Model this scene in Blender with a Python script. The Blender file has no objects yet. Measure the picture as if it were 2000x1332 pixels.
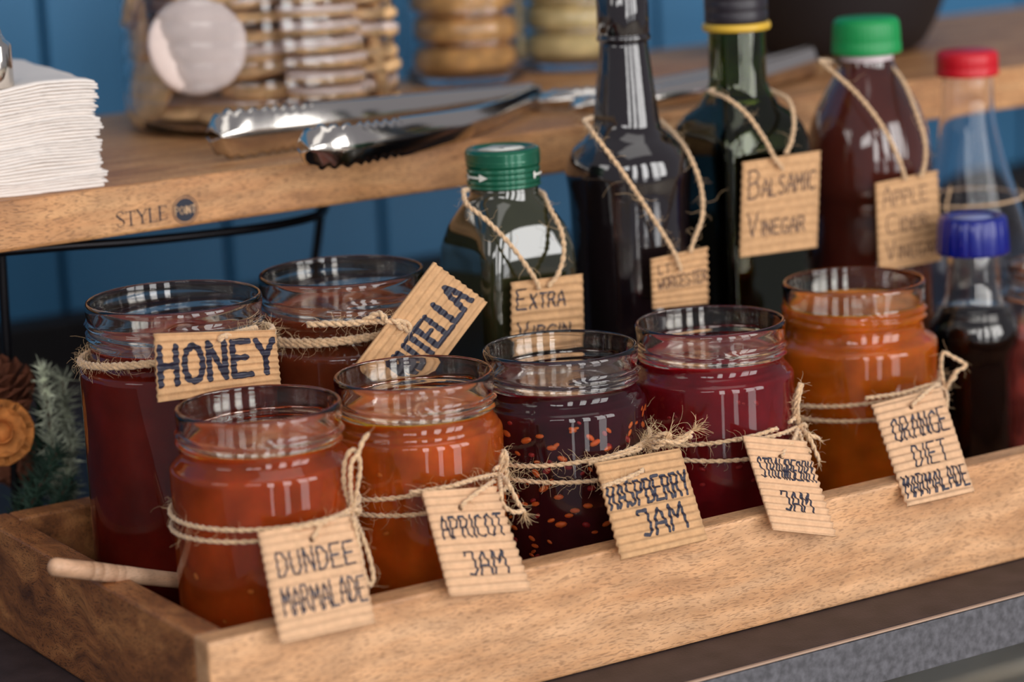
import bpy, bmesh, math, random
from mathutils import Vector, Matrix, noise
random.seed(7)
PI = math.pi
C = bpy.context.scene.collection
sc = bpy.context.scene

# ------------------------------------------------------------------ camera
CAM = Vector((0, 0, .442663)); FPX = 5327.56
FW = Vector((.5168417, .8297966, -.2105046)); RT = Vector((.8425749, -.5365754, -.0464153)); UP = Vector((.1514668, .1533765, .9764904))
cd = bpy.data.cameras.new('camera'); cam = bpy.data.objects.new('camera', cd); C.objects.link(cam)
cam.matrix_world = Matrix(((RT.x, UP.x, -FW.x, CAM.x), (RT.y, UP.y, -FW.y, CAM.y), (RT.z, UP.z, -FW.z, CAM.z), (0, 0, 0, 1)))
cd.sensor_width = 36; cd.lens = FPX / 2000 * 36; cd.clip_start = .05; cd.clip_end = 50
cd.dof.use_dof = True; cd.dof.focus_distance = 1.385; cd.dof.aperture_fstop = 4.6
sc.camera = cam
# ------------------------------------------------------------------ world and light
w = bpy.data.worlds.new('world'); sc.world = w; w.use_nodes = True
w.node_tree.nodes['Background'].inputs[0].default_value = (.92, .90, 1.0, 1)
w.node_tree.nodes['Background'].inputs[1].default_value = .26
def area(x, y, z, sx, sz, power, tgt, col=(1, .97, .93)):
    l = bpy.data.lights.new('window_and_fill_light', 'AREA'); l.shape = 'RECTANGLE'; l.size = sx; l.size_y = sz; l.energy = power; l.color = col
    o = bpy.data.objects.new('window_and_fill_light', l); C.objects.link(o); o.location = (x, y, z)
    o.rotation_euler = (Vector(tgt) - Vector((x, y, z))).to_track_quat('-Z', 'Y').to_euler()
for x0, x1, L in ((-.55, -.12, 6.5), (.45, .93, 6.5), (1.40, 2.08, 6), (2.22, 3.1, 6)):     # tall shop windows facing the counter
    area((x0 + x1) / 2, -1.65, .95, x1 - x0, 2.0, PI * L * (x1 - x0) * 2.0, ((x0 + x1) / 2, 1, .95), (1, .985, .97))
for x0, x1 in ((-.40, -.20), (.50, .80), (1.55, 2.2)):      # narrow dim strips standing in for bright floor, added for jar-side highlights
    area((x0 + x1) / 2, -1.65, -.40, x1 - x0, .6, PI * 2.6 * (x1 - x0) * .6, ((x0 + x1) / 2, 1, -.4), (1, .985, .99))
for x0, x1 in ((-2.7, -1.9), (-1.75, -1.0)):
    area((x0 + x1) / 2, -1.65, 1.65, x1 - x0, .9, PI * 6 * (x1 - x0) * .9, ((x0 + x1) / 2, 1, 1.65), (1, .985, .97))
area(-1.9, .9, 1.35, .9, .7, 6, (1, 1.1, .3)); area(.9, .5, 2.5, 1.8, 1.2, 7, (.9, 1.2, 0))  # weak left pane, then a soft overhead fill that is not a window
sc.view_settings.view_transform = 'Standard'; sc.view_settings.look = 'None'; sc.view_settings.gamma = 1
sc.view_settings.use_curve_mapping = False; sc.view_settings.exposure = .12
sc.cycles.max_bounces = 14; sc.cycles.transmission_bounces = 12; sc.cycles.transparent_max_bounces = 12
sc.cycles.blur_glossy = .6; sc.cycles.sample_clamp_indirect = 6

def at(x, y, X=None, Y=None, z=None):
    """the point on the plane X=, Y= or z= that lies on the sight line (x, y)"""
    d = FW + RT * ((x - 1000) / FPX) - UP * ((y - 666) / FPX)
    s = (z - CAM.z) / d.z if z is not None else (Y - CAM.y) / d.y if Y is not None else (X - CAM.x) / d.x
    return CAM + d * s
def ppm(p): return FPX / (Vector(p) - CAM).dot(FW)

# ------------------------------------------------------------------ materials
MATS = {}
def lin(c): return tuple((v / 255 / 12.92 if v / 255 <= .04045 else ((v / 255 + .055) / 1.055) ** 2.4) for v in c) + (1,)
def pbr(name, col, rough=.5, metal=0, trans=0, ior=1.45, sss=0, sssr=(1, .4, .2), sssc=.01, coat=0, spec=.5, nscale=0, namt=0, bump=0, bscale=0, sheen=0):
    if name in MATS: return MATS[name]
    m = bpy.data.materials.new(name); m.use_nodes = True; nt = m.node_tree; b = nt.nodes['Principled BSDF']
    b.inputs['Base Color'].default_value = lin(col); b.inputs['Roughness'].default_value = rough; b.inputs['Metallic'].default_value = metal
    b.inputs['Transmission Weight'].default_value = trans; b.inputs['IOR'].default_value = ior
    b.inputs['Subsurface Weight'].default_value = sss; b.inputs['Subsurface Radius'].default_value = sssr; b.inputs['Subsurface Scale'].default_value = sssc
    b.inputs['Coat Weight'].default_value = coat; b.inputs['Specular IOR Level'].default_value = spec; b.inputs['Sheen Weight'].default_value = sheen
    if nscale or bscale:
        tc = nt.nodes.new('ShaderNodeTexCoord')
    if nscale:
        n = nt.nodes.new('ShaderNodeTexNoise'); n.inputs['Scale'].default_value = nscale; n.inputs['Detail'].default_value = 4
        nt.links.new(tc.outputs['Object'], n.inputs['Vector'])
        r = nt.nodes.new('ShaderNodeValToRGB'); c = lin(col)
        r.color_ramp.elements[0].position = .35; r.color_ramp.elements[1].position = .68
        r.color_ramp.elements[0].color = tuple(v * (1 - namt) for v in c[:3]) + (1,)
        r.color_ramp.elements[1].color = tuple(min(1, v * (1 + namt)) for v in c[:3]) + (1,)
        nt.links.new(n.outputs['Fac'], r.inputs['Fac']); nt.links.new(r.outputs['Color'], b.inputs['Base Color'])
    if bscale:
        n2 = nt.nodes.new('ShaderNodeTexNoise'); n2.inputs['Scale'].default_value = bscale; n2.inputs['Detail'].default_value = 3
        nt.links.new(tc.outputs['Object'], n2.inputs['Vector'])
        bp = nt.nodes.new('ShaderNodeBump'); bp.inputs['Strength'].default_value = bump; bp.inputs['Distance'].default_value = .002
        nt.links.new(n2.outputs['Fac'], bp.inputs['Height']); nt.links.new(bp.outputs['Normal'], b.inputs['Normal'])
    MATS[name] = m; return m

def wood(name, light, mid, dark, axis=0, swirl=1.0, pores=.55, rough=.5, fig=1.0, pscale=(260, 1500)):
    m = bpy.data.materials.new(name); m.use_nodes = True; nt = m.node_tree; N = nt.nodes.new; L = nt.links.new; b = nt.nodes['Principled BSDF']
    tc = N('ShaderNodeTexCoord')
    def mapping(along, across):
        mp = N('ShaderNodeMapping'); s = [across] * 3; s[axis] = along; mp.inputs['Scale'].default_value = s
        L(wv.outputs[0], mp.inputs['Vector']); return mp
    wn = N('ShaderNodeTexNoise'); wn.inputs['Scale'].default_value = 14; wn.inputs['Detail'].default_value = 2
    L(tc.outputs['Object'], wn.inputs['Vector'])
    sb = N('ShaderNodeVectorMath'); sb.operation = 'SUBTRACT'; L(wn.outputs['Color'], sb.inputs[0]); sb.inputs[1].default_value = (.5, .5, .5)
    sm = N('ShaderNodeVectorMath'); sm.operation = 'SCALE'; L(sb.outputs[0], sm.inputs[0]); sm.inputs['Scale'].default_value = .035 * swirl
    wv = N('ShaderNodeVectorMath'); wv.operation = 'ADD'; L(tc.outputs['Object'], wv.inputs[0]); L(sm.outputs[0], wv.inputs[1])
    g = N('ShaderNodeTexNoise'); g.inputs['Scale'].default_value = 1; g.inputs['Detail'].default_value = 6; g.inputs['Roughness'].default_value = .6
    L(mapping(9, 75).outputs[0], g.inputs['Vector'])
    r = N('ShaderNodeValToRGB'); e = r.color_ramp.elements; e[0].position = .28; e[0].color = lin(dark); e[1].position = .66; e[1].color = lin(light)
    k = e.new(.47); k.color = lin(mid); L(g.outputs['Fac'], r.inputs['Fac'])
    # broad figure, cloudy
    f = N('ShaderNodeTexNoise'); f.inputs['Scale'].default_value = 1; f.inputs['Detail'].default_value = 3; L(mapping(40, 130).outputs[0], f.inputs['Vector'])
    fr = N('ShaderNodeMapRange'); fr.inputs[1].default_value = .3; fr.inputs[2].default_value = .7; fr.inputs[3].default_value = 1 - .22 * fig; fr.inputs[4].default_value = 1 + .12 * fig
    L(f.outputs['Fac'], fr.inputs[0])
    mu = N('ShaderNodeVectorMath'); mu.operation = 'SCALE'; L(r.outputs['Color'], mu.inputs[0]); L(fr.outputs[0], mu.inputs['Scale'])
    # pore dashes
    p = N('ShaderNodeTexNoise'); p.inputs['Scale'].default_value = 1; p.inputs['Detail'].default_value = 1; L(mapping(*pscale).outputs[0], p.inputs['Vector'])
    pr = N('ShaderNodeValToRGB'); pr.color_ramp.elements[0].position = .53; pr.color_ramp.elements[0].color = (0, 0, 0, 1); pr.color_ramp.elements[1].position = .66
    L(p.outputs['Fac'], pr.inputs['Fac'])
    pm = N('ShaderNodeMath'); pm.operation = 'MULTIPLY'; L(pr.outputs['Color'], pm.inputs[0]); pm.inputs[1].default_value = pores
    mx = N('ShaderNodeMix'); mx.data_type = 'RGBA'; L(pm.outputs[0], mx.inputs['Factor']); L(mu.outputs[0], mx.inputs['A'])
    mx.inputs['B'].default_value = tuple(v * .42 for v in lin(dark)[:3]) + (1,)
    L(mx.outputs['Result'], b.inputs['Base Color']); b.inputs['Roughness'].default_value = rough
    bp = N('ShaderNodeBump'); bp.inputs['Strength'].default_value = .35; bp.inputs['Distance'].default_value = .0006; bp.invert = True
    L(pm.outputs[0], bp.inputs['Height']); L(bp.outputs['Normal'], b.inputs['Normal'])
    return m

M_front = wood('mango wood pale', (220, 172, 128), (206, 154, 108), (180, 126, 82), 0, .35)
M_side = wood('mango wood shaded', (188, 126, 74), (146, 90, 50), (86, 50, 30), 1, 1.5, .6)  # same tray wood, with the side's shade put into darker colours
M_shelf = wood('shelf wood', (212, 160, 108), (192, 136, 86), (144, 92, 54), 0, .4)
M_dip = wood('beech', (226, 184, 150), (214, 168, 132), (190, 140, 104), 0, .2, .25)
M_floor = wood('floor planks', (225, 215, 198), (205, 192, 172), (170, 155, 135), 0, .5, .2)
M_glass = pbr('clear jar glass', (250, 246, 240), .0, trans=1, ior=1.5)
M_glassb = pbr('cookie jar glass', (248, 250, 252), .0, trans=1, ior=1.4)
M_green = pbr('green bottle glass', (120, 140, 50), .02, trans=1, ior=1.5)
M_olive = pbr('dark olive glass', (34, 36, 20), .06, coat=1, spec=.8, nscale=14, namt=.5)
M_black = pbr('black sauce', (13, 9, 12), .1, coat=.6)
M_blackglass = pbr('black glass', (20, 13, 16), .06, coat=1, spec=.7, bscale=90, bump=.12)
M_pet = pbr('brown vinegar', (74, 30, 22), .09, coat=1, sss=.5, sssr=(1, .35, .2), sssc=.012, nscale=18, namt=.35)
M_steel = pbr('polished steel', (214, 208, 200), .14, metal=1)
M_iron = pbr('black iron', (22, 20, 24), .35, metal=.6)
M_card = pbr('brown corrugated card', (200, 156, 112), .85, nscale=260, namt=.10, bscale=900, bump=.2)
M_cardp = pbr('pale corrugated card', (214, 172, 134), .85, nscale=260, namt=.08, bscale=900, bump=.2)
M_ink = pbr('marker ink', (38, 36, 52), .45, nscale=500, namt=.35)
M_inkb = pbr('faded ink', (112, 84, 66), .7)
M_twine = pbr('jute twine', (214, 178, 138), .9, nscale=900, namt=.22, sheen=.4)
M_fuzz = pbr('jute fibre', (226, 190, 146), .8)
M_capg = pbr('dark green metal cap', (14, 92, 66), .28, metal=.35, coat=.5)
M_capw = pbr('white print', (225, 225, 215), .5)
M_pgreen = pbr('green plastic', (14, 140, 72), .38, sss=.2, sssr=(.3, 1, .5), sssc=.004)
M_pred = pbr('red plastic', (196, 18, 34), .38, sss=.2, sssc=.004)
M_pblue = pbr('blue plastic', (8, 24, 120), .3, coat=.3)
M_pblack = pbr('black cap plastic', (38, 33, 40), .4)
M_gold = pbr('gold plastic ring', (214, 172, 58), .35)
M_counter = pbr('dark brown laminate', (58, 46, 46), .55, nscale=60, namt=.25, bscale=700, bump=.15)
M_edge = pbr('grey stone edge', (84, 83, 88), .7, nscale=230, namt=.34)
M_arris = pbr('thin pale arris', (170, 142, 122), .7)  # pale line along the counter's front edge
M_wall = pbr('blue wall paint', (60, 120, 162), .45)
M_paper = pbr('white napkin paper', (232, 222, 214), .95, bscale=380, bump=.25, sss=.1, sssr=(1, 1, 1), sssc=.002)
M_cook = pbr('biscuit', (228, 184, 132), .85, nscale=120, namt=.22, bscale=250, bump=.6)
M_cookd = pbr('golden biscuit', (218, 162, 96), .8, nscale=90, namt=.3, bscale=200, bump=.6)
M_cookp = pbr('pale yellow biscuit', (232, 204, 142), .8, nscale=90, namt=.18, bscale=200, bump=.6)
M_icing = pbr('white icing', (236, 214, 204), .45, nscale=60, namt=.08, bscale=200, bump=.15)
M_choc = pbr('chocolate chip', (48, 26, 18), .5)
M_bowl = pbr('black bowl', (26, 20, 22), .6)
M_cone = pbr('pine cone', (122, 70, 48), .8, nscale=120, namt=.3)
M_cone2 = pbr('orange brown wood petal', (206, 132, 66), .8, nscale=120, namt=.3)
M_needle = pbr('dark needles', (38, 62, 48), .7, nscale=60, namt=.4)
M_frost = pbr('frosted needles', (176, 182, 160), .8, nscale=160, namt=.6)
M_stem = pbr('twig', (70, 48, 36), .9)
M_logo = pbr('printed dark ink', (44, 46, 58), .7)
M_logot = pbr('bare wood print', (236, 192, 146), .7)

# ------------------------------------------------------------------ object helpers
def add(name, verts, faces, mat, parent=None, smooth=True, mats=None, idx=None):
    me = bpy.data.meshes.new(name); me.from_pydata([tuple(v) for v in verts], [], faces)
    for mm in (mats or [mat]): me.materials.append(mm)
    if idx: me.polygons.foreach_set('material_index', idx)
    if smooth: me.polygons.foreach_set('use_smooth', [True] * len(faces))
    me.update()
    o = bpy.data.objects.new(name, me); C.objects.link(o)
    if parent: o.parent = parent; o.matrix_parent_inverse = parent.matrix_world.inverted()
    return o
def tag(o, label=None, cat=None, group=None, kind=None):
    if label: o['label'] = label
    if cat: o['category'] = cat
    if group: o['group'] = group
    if kind: o['kind'] = kind
    return o
def thing(name, label, cat, loc=(0, 0, 0), group=None):
    o = bpy.data.objects.new(name, None); C.objects.link(o); o.location = loc; o.empty_display_size = .02
    o.matrix_world = Matrix.Translation(loc)
    return tag(o, label, cat, group)
def box_geo(x0, x1, y0, y1, z0, z1, bev=0, seg=2):
    bm = bmesh.new(); bmesh.ops.create_cube(bm, size=1)
    for v in bm.verts: v.co = Vector(((x0 + x1) / 2 + v.co.x * (x1 - x0), (y0 + y1) / 2 + v.co.y * (y1 - y0), (z0 + z1) / 2 + v.co.z * (z1 - z0)))
    if bev: bmesh.ops.bevel(bm, geom=bm.edges[:], offset=bev, segments=seg, affect='EDGES', profile=.5)
    vs = [v.co.copy() for v in bm.verts]; fs = [[v.index for v in f.verts] for f in bm.faces]; bm.free(); return vs, fs
def box(name, x0, x1, y0, y1, z0, z1, mat, parent=None, bev=.001, **k):
    v, f = box_geo(x0, x1, y0, y1, z0, z1, bev); return add(name, v, f, mat, parent, smooth=False, **k)
class MB:
    def __init__(s): s.v = []; s.f = []
    def put(s, v, f):
        b = len(s.v); s.v += [Vector(p) for p in v]; s.f += [[i + b for i in q] for q in f]
    def build(s, name, mat, parent=None, smooth=True): return add(name, s.v, s.f, mat, parent, smooth)
def lathe_geo(prof, n=64, cx=0, cy=0, z0=0, disp=None, sq=None, close0=True, close1=True):
    """prof: list of (r, z); disp(theta, i) adds to the radius; sq: exponent per ring (2 = circle)"""
    vs = []; fs = []
    for i, (r, z) in enumerate(prof):
        for k in range(n):
            t = 2 * PI * k / n; rr = r + (disp(t, i) if disp else 0)
            if sq and sq[i] > 2.01:
                c, s = abs(math.cos(t)), abs(math.sin(t)); rr *= (c ** sq[i] + s ** sq[i]) ** (-1 / sq[i])
            vs.append((cx + rr * math.cos(t), cy + rr * math.sin(t), z0 + z))
    for i in range(len(prof) - 1):
        for k in range(n):
            a = i * n + k; b = i * n + (k + 1) % n; fs.append([a, b, b + n, a + n])
    if close0: fs.append([k for k in range(n)][::-1])
    if close1: fs.append([(len(prof) - 1) * n + k for k in range(n)])
    return vs, fs
def catmull(pts, step):
    pts = [Vector(p) for p in pts]; out = []
    P = [2 * pts[0] - pts[1]] + pts + [2 * pts[-1] - pts[-2]]
    for i in range(1, len(P) - 2):
        n = max(1, int((P[i + 1] - P[i]).length / step))
        for k in range(n):
            t = k / n; a, b, c, d = P[i - 1:i + 3]
            out.append(.5 * ((2 * b) + (c - a) * t + (2 * a - 5 * b + 4 * c - d) * t * t + (3 * b - a - 3 * c + d) * t ** 3))
    out.append(pts[-1]); return out
def tube_geo(path, rad, n=6, caps=True):
    path = [Vector(p) for p in path]; vs = []; fs = []; up = None
    for i, p in enumerate(path):
        t = (path[min(i + 1, len(path) - 1)] - path[max(i - 1, 0)]).normalized()
        if up is None:
            up = t.orthogonal().normalized()
        up = (up - t * up.dot(t)).normalized(); s = t.cross(up)
        r = rad(i / (len(path) - 1)) if callable(rad) else rad
        for k in range(n): a = 2 * PI * k / n; vs.append(p + up * (r * math.cos(a)) + s * (r * math.sin(a)))
    for i in range(len(path) - 1):
        for k in range(n): a = i * n + k; b = i * n + (k + 1) % n; fs.append([a, b, b + n, a + n])
    if caps: fs.append(list(range(n))[::-1]); fs.append([len(vs) - n + k for k in range(n)])
    return vs, fs

# ------------------------------------------------------------------ the room
zf = -.86
fl = add('floor', *box_geo(-1.5, 4.5, -1.6, 1.93, zf - .05, zf - .006), M_floor, smooth=False); tag(fl, kind='structure')
y = -1.6; k = 0
while y < 1.8:
    box('floor_plank', -1.5, 4.5, y, y + .134, zf - .006, zf, M_floor, fl, .002); y += .14
wl = add('wall_back', *box_geo(-.6, 3.2, 1.915, 1.97, zf, 1.3), M_wall, smooth=False); tag(wl, kind='structure')
x = .787 - .1387 * 9
while x < 3.0:
    box('wall_board', x + .0025, x + .1362, 1.897, 1.915, zf, 1.3, M_wall, wl, .003); x += .1387
# ------------------------------------------------------------------ counter
YC = 1.0243; TH = .027
ct = thing('counter', 'dark brown countertop with a grey stone front edge under the wooden tray', 'counter', (1.2, 1.45, zf))
box('worktop', -.4, 2.9, YC, 1.895, -TH, 0, M_counter, ct, .0012)
box('front_edge', -.4, 2.9, YC - .002, YC, -TH, -.0015, M_edge, ct, .0004)
box('arris', -.4, 2.9, YC - .0021, YC + .0001, -.0009, .0001, M_arris, ct, .0002)
box('upstand', -.4, 2.9, 1.86, 1.895, 0, .046, pbr('black upstand', (20, 17, 20), .6), ct, .002)
box('frame_rail', -.4, 2.9, YC + .018, YC + .06, -TH - .008, -TH, M_iron, ct, .002)
k = 0
while k < 9:                                                         # pale slatted shelf low between the legs
    box('lower_slat', -.3, 2.8, 1.10 + k * .082, 1.10 + k * .082 + .066, -.36, -.345, M_floor, ct, .002); k += 1
for x in (-.3, 1.45, 2.8): box('slat_bearer', x, x + .04, 1.10, 1.82, -.39, -.36, M_iron, ct, .002)
for x in (-.3, 1.45, 2.8):
    for y in (YC + .018, 1.8): box('leg', x, x + .04, y, y + .04, zf, -TH - .008, M_iron, ct, .002)

# ------------------------------------------------------------------ wooden tray
TX0, TX1, TY0, TY1, TZ, TT = .4967, 1.46, 1.0676, 1.3400, .0591, .0155
tr = thing('wooden_tray', 'long shallow brown wooden tray holding the front jam jars and the bottles', 'tray', ((TX0 + TX1) / 2, (TY0 + TY1) / 2, 0))
box('front_board', TX0, TX1, TY0, TY0 + TT, .0003, TZ, M_front, tr, .0016)
box('back_board', TX0 + TT, TX1 - TT, TY1 - TT, TY1, .0003, TZ, M_side, tr, .0016)
v, f = box_geo(TX0, TX0 + TT, TY0 + TT + .0002, TY1, .0003, TZ, .0016); sb_ = add('side_board', v, f, M_side, tr, False)
tag(sb_, 'short side with swirling grain, shade painted into its darker brown')
box('side_board', TX1 - TT, TX1, TY0 + TT + .0002, TY1, .0003, TZ, M_side, tr, .0016)
box('base_board', TX0 + TT, TX1 - TT, TY0 + TT, TY1 - TT, .002, .008, M_side, tr, .0005)
FZ = .008

# ------------------------------------------------------------------ shelf on its black rods
SZ = .2222; ST = .0275; SY0, SY1 = 1.36, 1.66
sh = thing('shelf_stand', 'raised wooden board on thin black metal legs behind the tray', 'shelf', (1.0, 1.5, 0))
box('board', .30, 1.95, SY0, SY1, SZ - ST, SZ, M_shelf, sh, .0022)
zr = SZ - ST
rod = catmull([at(-60, 497, Y=1.372), at(130, 481, Y=1.372), at(250, 473, Y=1.374), at(400, 458, Y=1.380), at(520, 443, Y=1.388), at(600, 427, Y=1.400), at(630, 414, Y=1.42), at(636, 400, Y=1.46)], .006)
mb = MB(); mb.put(*tube_geo(rod, .0026, 10)); mb.build('hoop_rod', M_iron, sh)
def rodpart(pts, r=.0028):
    mb = MB(); mb.put(*tube_geo(catmull(pts, .01), r, 10)); mb.build('leg', M_iron, sh)
a = at(634, 405, Y=1.50); b = at(612, 525, Y=1.50); b2 = a + (b - a) * (a.z / (a.z - b.z)); a2 = a + (a - b) * .15; b2.z = .001
rodpart([Vector((a2.x, a2.y, zr)), b, b2])
rodpart([Vector((at(4, 505, Y=1.42).x, 1.42, zr)), Vector((at(4, 700, Y=1.42).x, 1.42, .001))])
rodpart([Vector((1.75, 1.42, zr)), Vector((1.77, 1.42, .001))]); rodpart([Vector((1.75, 1.6, zr)), Vector((1.77, 1.6, .001))])

# ------------------------------------------------------------------ single-stroke lettering
G = {
 'A': [[(0, 0), (.12, .7), (.3, 1), (.45, .7), (.6, 0)], [(.08, .4), (.52, .4)]],
 'B': [[(0, 0), (0, 1), (.35, 1), (.52, .85), (.45, .58), (.05, .53)], [(.4, .53), (.58, .35), (.5, .06), (.3, 0), (0, 0)]],
 'C': [[(.55, .88), (.4, 1), (.15, .95), (0, .7), (0, .3), (.15, .04), (.38, 0), (.55, .1)]],
 'D': [[(0, 0), (.02, 1), (.3, .95), (.52, .7), (.52, .3), (.3, .02), (0, 0)]],
 'E': [[(.52, 1), (0, 1), (0, 0), (.55, 0)], [(0, .52), (.42, .52)]],
 'G': [[(.55, .88), (.35, 1), (.1, .9), (0, .6), (0, .3), (.15, .03), (.4, 0), (.55, .15), (.55, .42), (.32, .42)]],
 'H': [[(0, 0), (0, 1)], [(.5, 0), (.5, 1)], [(0, .5), (.5, .5)]],
 'I': [[(.1, 0), (.1, 1)]],
 'J': [[(-.05, .85), (-.05, 1), (.35, 1), (.4, .2), (.25, 0), (.02, .05)]],
 'L': [[(0, 1), (0, 0), (.5, 0)]],
 'M': [[(0, 0), (.05, 1), (.32, .45), (.6, 1), (.68, 0)]],
 'N': [[(0, 0), (0, 1), (.5, 0), (.5, 1)]],
 'O': [[(.28, 1), (.08, .88), (0, .6), (0, .35), (.1, .08), (.28, 0), (.45, .08), (.55, .35), (.55, .62), (.45, .9), (.28, 1)]],
 'P': [[(0, 0), (0, 1), (.35, 1), (.52, .85), (.48, .58), (.3, .48), (0, .48)]],
 'R': [[(0, 0), (0, 1), (.35, 1), (.5, .85), (.46, .6), (.3, .5), (0, .5)], [(.25, .5), (.55, 0)]],
 'S': [[(.5, .88), (.3, 1), (.08, .92), (.02, .72), (.15, .56), (.4, .44), (.52, .26), (.42, .05), (.2, 0), (0, .12)]],
 'T': [[(0, 1), (.55, 1)], [(.28, 1), (.28, 0)]],
 'U': [[(0, 1), (.02, .25), (.15, .02), (.35, .02), (.5, .25), (.5, 1)]],
 'V': [[(0, 1), (.27, 0), (.55, 1)]],
 'W': [[(0, 1), (.15, 0), (.35, .6), (.55, 0), (.7, 1)]],
 'X': [[(0, 1), (.55, 0)], [(.5, 1), (0, 0)]],
 'Y': [[(0, 1), (.27, .5), (.55, 1)], [(.27, .5), (.27, 0)]],
 ' ': [],
}
def advance(ch): return {'M': .86, 'W': .88, 'I': .36, ' ': .5, 'J': .58}.get(ch, .76)
def stroke(mb, S, pts, W, H, wd, jit):
    """S(u, v) -> surface point; pts in metric (x right, y down)"""
    fine = []
    for a, b in zip(pts, pts[1:]):
        n = max(1, int(math.dist(a, b) / .0006))
        for k in range(n): fine.append((a[0] + (b[0] - a[0]) * k / n, a[1] + (b[1] - a[1]) * k / n))
    fine.append(pts[-1]); vs = []; fs = []; nc = max(1, int(math.ceil(wd / .0007)))
    for i, p in enumerate(fine):
        q, r = fine[max(0, i - 1)], fine[min(len(fine) - 1, i + 1)]
        dx, dy = r[0] - q[0], r[1] - q[1]; l = math.hypot(dx, dy) or 1; nx, ny = -dy / l, dx / l
        h = wd / 2 * (1 + jit * noise.noise(Vector((p[0] * 400, p[1] * 400, 3))))
        for c in range(nc + 1): s = -1 + 2 * c / nc; vs.append(S((p[0] + nx * h * s) / W, (p[1] + ny * h * s) / H))
    for i in range(len(fine) - 1):
        for c in range(nc): b = i * (nc + 1) + c; fs.append([b, b + 1, b + nc + 2, b + nc + 1])
    mb.put(vs, fs)
    nr = max(1, int(wd / 2 / .0006))
    for p in pts:                                                     # round joints and ends
        vs = [S(p[0] / W, p[1] / H)]; fs = []
        for g in range(1, nr + 1): vs += [S((p[0] + wd / 2 * g / nr * math.cos(a * PI / 6)) / W, (p[1] + wd / 2 * g / nr * math.sin(a * PI / 6)) / H) for a in range(12)]
        fs += [[0, 1 + k, 1 + (k + 1) % 12] for k in range(12)]
        for g in range(nr - 1): fs += [[1 + g * 12 + k, 1 + g * 12 + 12 + k, 1 + g * 12 + 12 + (k + 1) % 12, 1 + g * 12 + (k + 1) % 12] for k in range(12)]
        mb.put(vs, fs)
def write(mb, S, W, H, text, u0, u1, v0, v1, wd, slope=0, rnd=0, caps1=None, skew=0):
    """caps1: height factor for all but the first letter of a word (small capitals)"""
    total = 0; sizes = []
    for i, ch in enumerate(text):
        k = 1 if (caps1 is None or i == 0 or text[i - 1] == ' ') else caps1
        sizes.append(k); total += advance(ch) * (k if caps1 else 1)
    total -= .2; sx = (u1 - u0) * W / total; x = u0 * W; h = (v1 - v0) * H
    rr = random.Random(text)
    for ch, k in zip(text, sizes):
        kx = sx * (k if caps1 else 1); hh = h * k * (1 + rnd * rr.uniform(-.5, .5)); base = v1 * H + rnd * h * rr.uniform(-.25, .25)
        for st in G[ch]:
            pts = [(x + px * kx + skew * py * hh, base - py * hh + slope * ((x + px * kx) / W - u0) * H) for px, py in st]
            stroke(mb, S, pts, W, H, wd, .35)
        x += advance(ch) * kx

def card(label, corners, ncorr, amp, lines, ink=None, mat=None, cat='label tag', bow=0, nm='cardboard_tag', hole=(.5, .14), group=None):
    """corners TL, TR, BR, BL; a single-faced corrugated card with flutes along its text lines"""
    TL, TR, BR, BL = [Vector(c) for c in corners]
    W = ((TR - TL).length + (BR - BL).length) / 2; H = ((BL - TL).length + (BR - TR).length) / 2
    nrm = (BL - TL).cross(TR - TL).normalized()
    if nrm.dot(FW) > 0: nrm = -nrm
    ph = random.random()
    def S0(u, v, off=0, wav=1):
        p = TL.lerp(TR, u).lerp(BL.lerp(BR, u), v)
        edge = (TR - TL).normalized() * (.00022 * math.sin(2 * PI * ncorr * v + ph) * (u - .5) * 2)
        return p + edge + nrm * (wav * amp * math.sin(2 * PI * (ncorr * v + ph) + .4 * noise.noise(Vector((u * 3, v * 9, ph)))) + bow * 4 * v * (1 - v) + off)
    nu, nv = 14, ncorr * 10
    vs = []; fs = []
    for j in range(nv + 1):
        for i in range(nu + 1): vs.append(S0(i / nu, j / nv))
    nf = len(vs)
    for j in range(nv + 1):
        for i in range(nu + 1): vs.append(S0(i / nu, j / nv, -.0014, .55))
    q = lambda i, j: j * (nu + 1) + i
    for j in range(nv):
        for i in range(nu):
            fs.append([q(i, j), q(i, j + 1), q(i + 1, j + 1), q(i + 1, j)]); fs.append([nf + q(i, j), nf + q(i + 1, j), nf + q(i + 1, j + 1), nf + q(i, j + 1)])
    for i in range(nu):
        fs.append([q(i, 0), q(i + 1, 0), nf + q(i + 1, 0), nf + q(i, 0)]); fs.append([q(i, nv), nf + q(i, nv), nf + q(i + 1, nv), q(i + 1, nv)])
    for j in range(nv):
        fs.append([q(0, j), nf + q(0, j), nf + q(0, j + 1), q(0, j + 1)]); fs.append([q(nu, j), q(nu, j + 1), nf + q(nu, j + 1), nf + q(nu, j)])
    c = (TL + TR + BR + BL) / 4
    t = thing(nm, label, cat, c, group)
    cardo = add('card', vs, fs, mat or M_card, t)
    mb = MB(); S = lambda u, v: S0(u, v, .00018)
    for ln in lines: write(mb, S, W, H, *ln[:6], **(ln[6] if len(ln) > 6 else {}))
    mb.build('lettering', ink or M_ink, cardo, False)
    if hole:
        hp = MB(); u, v = hole
        vs = [S(u, v)] + [S(u + .0016 / W * math.cos(a * PI / 5), v + .0014 / H * math.sin(a * PI / 5)) for a in range(10)]
        hp.put(vs, [[0, 1 + k, 1 + (k + 1) % 10] for k in range(10)]); hp.build('hole', pbr('hole dark', (84, 54, 34), .9), cardo, False)
    return t, (lambda u, v: S0(u, v, .0012))

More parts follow.
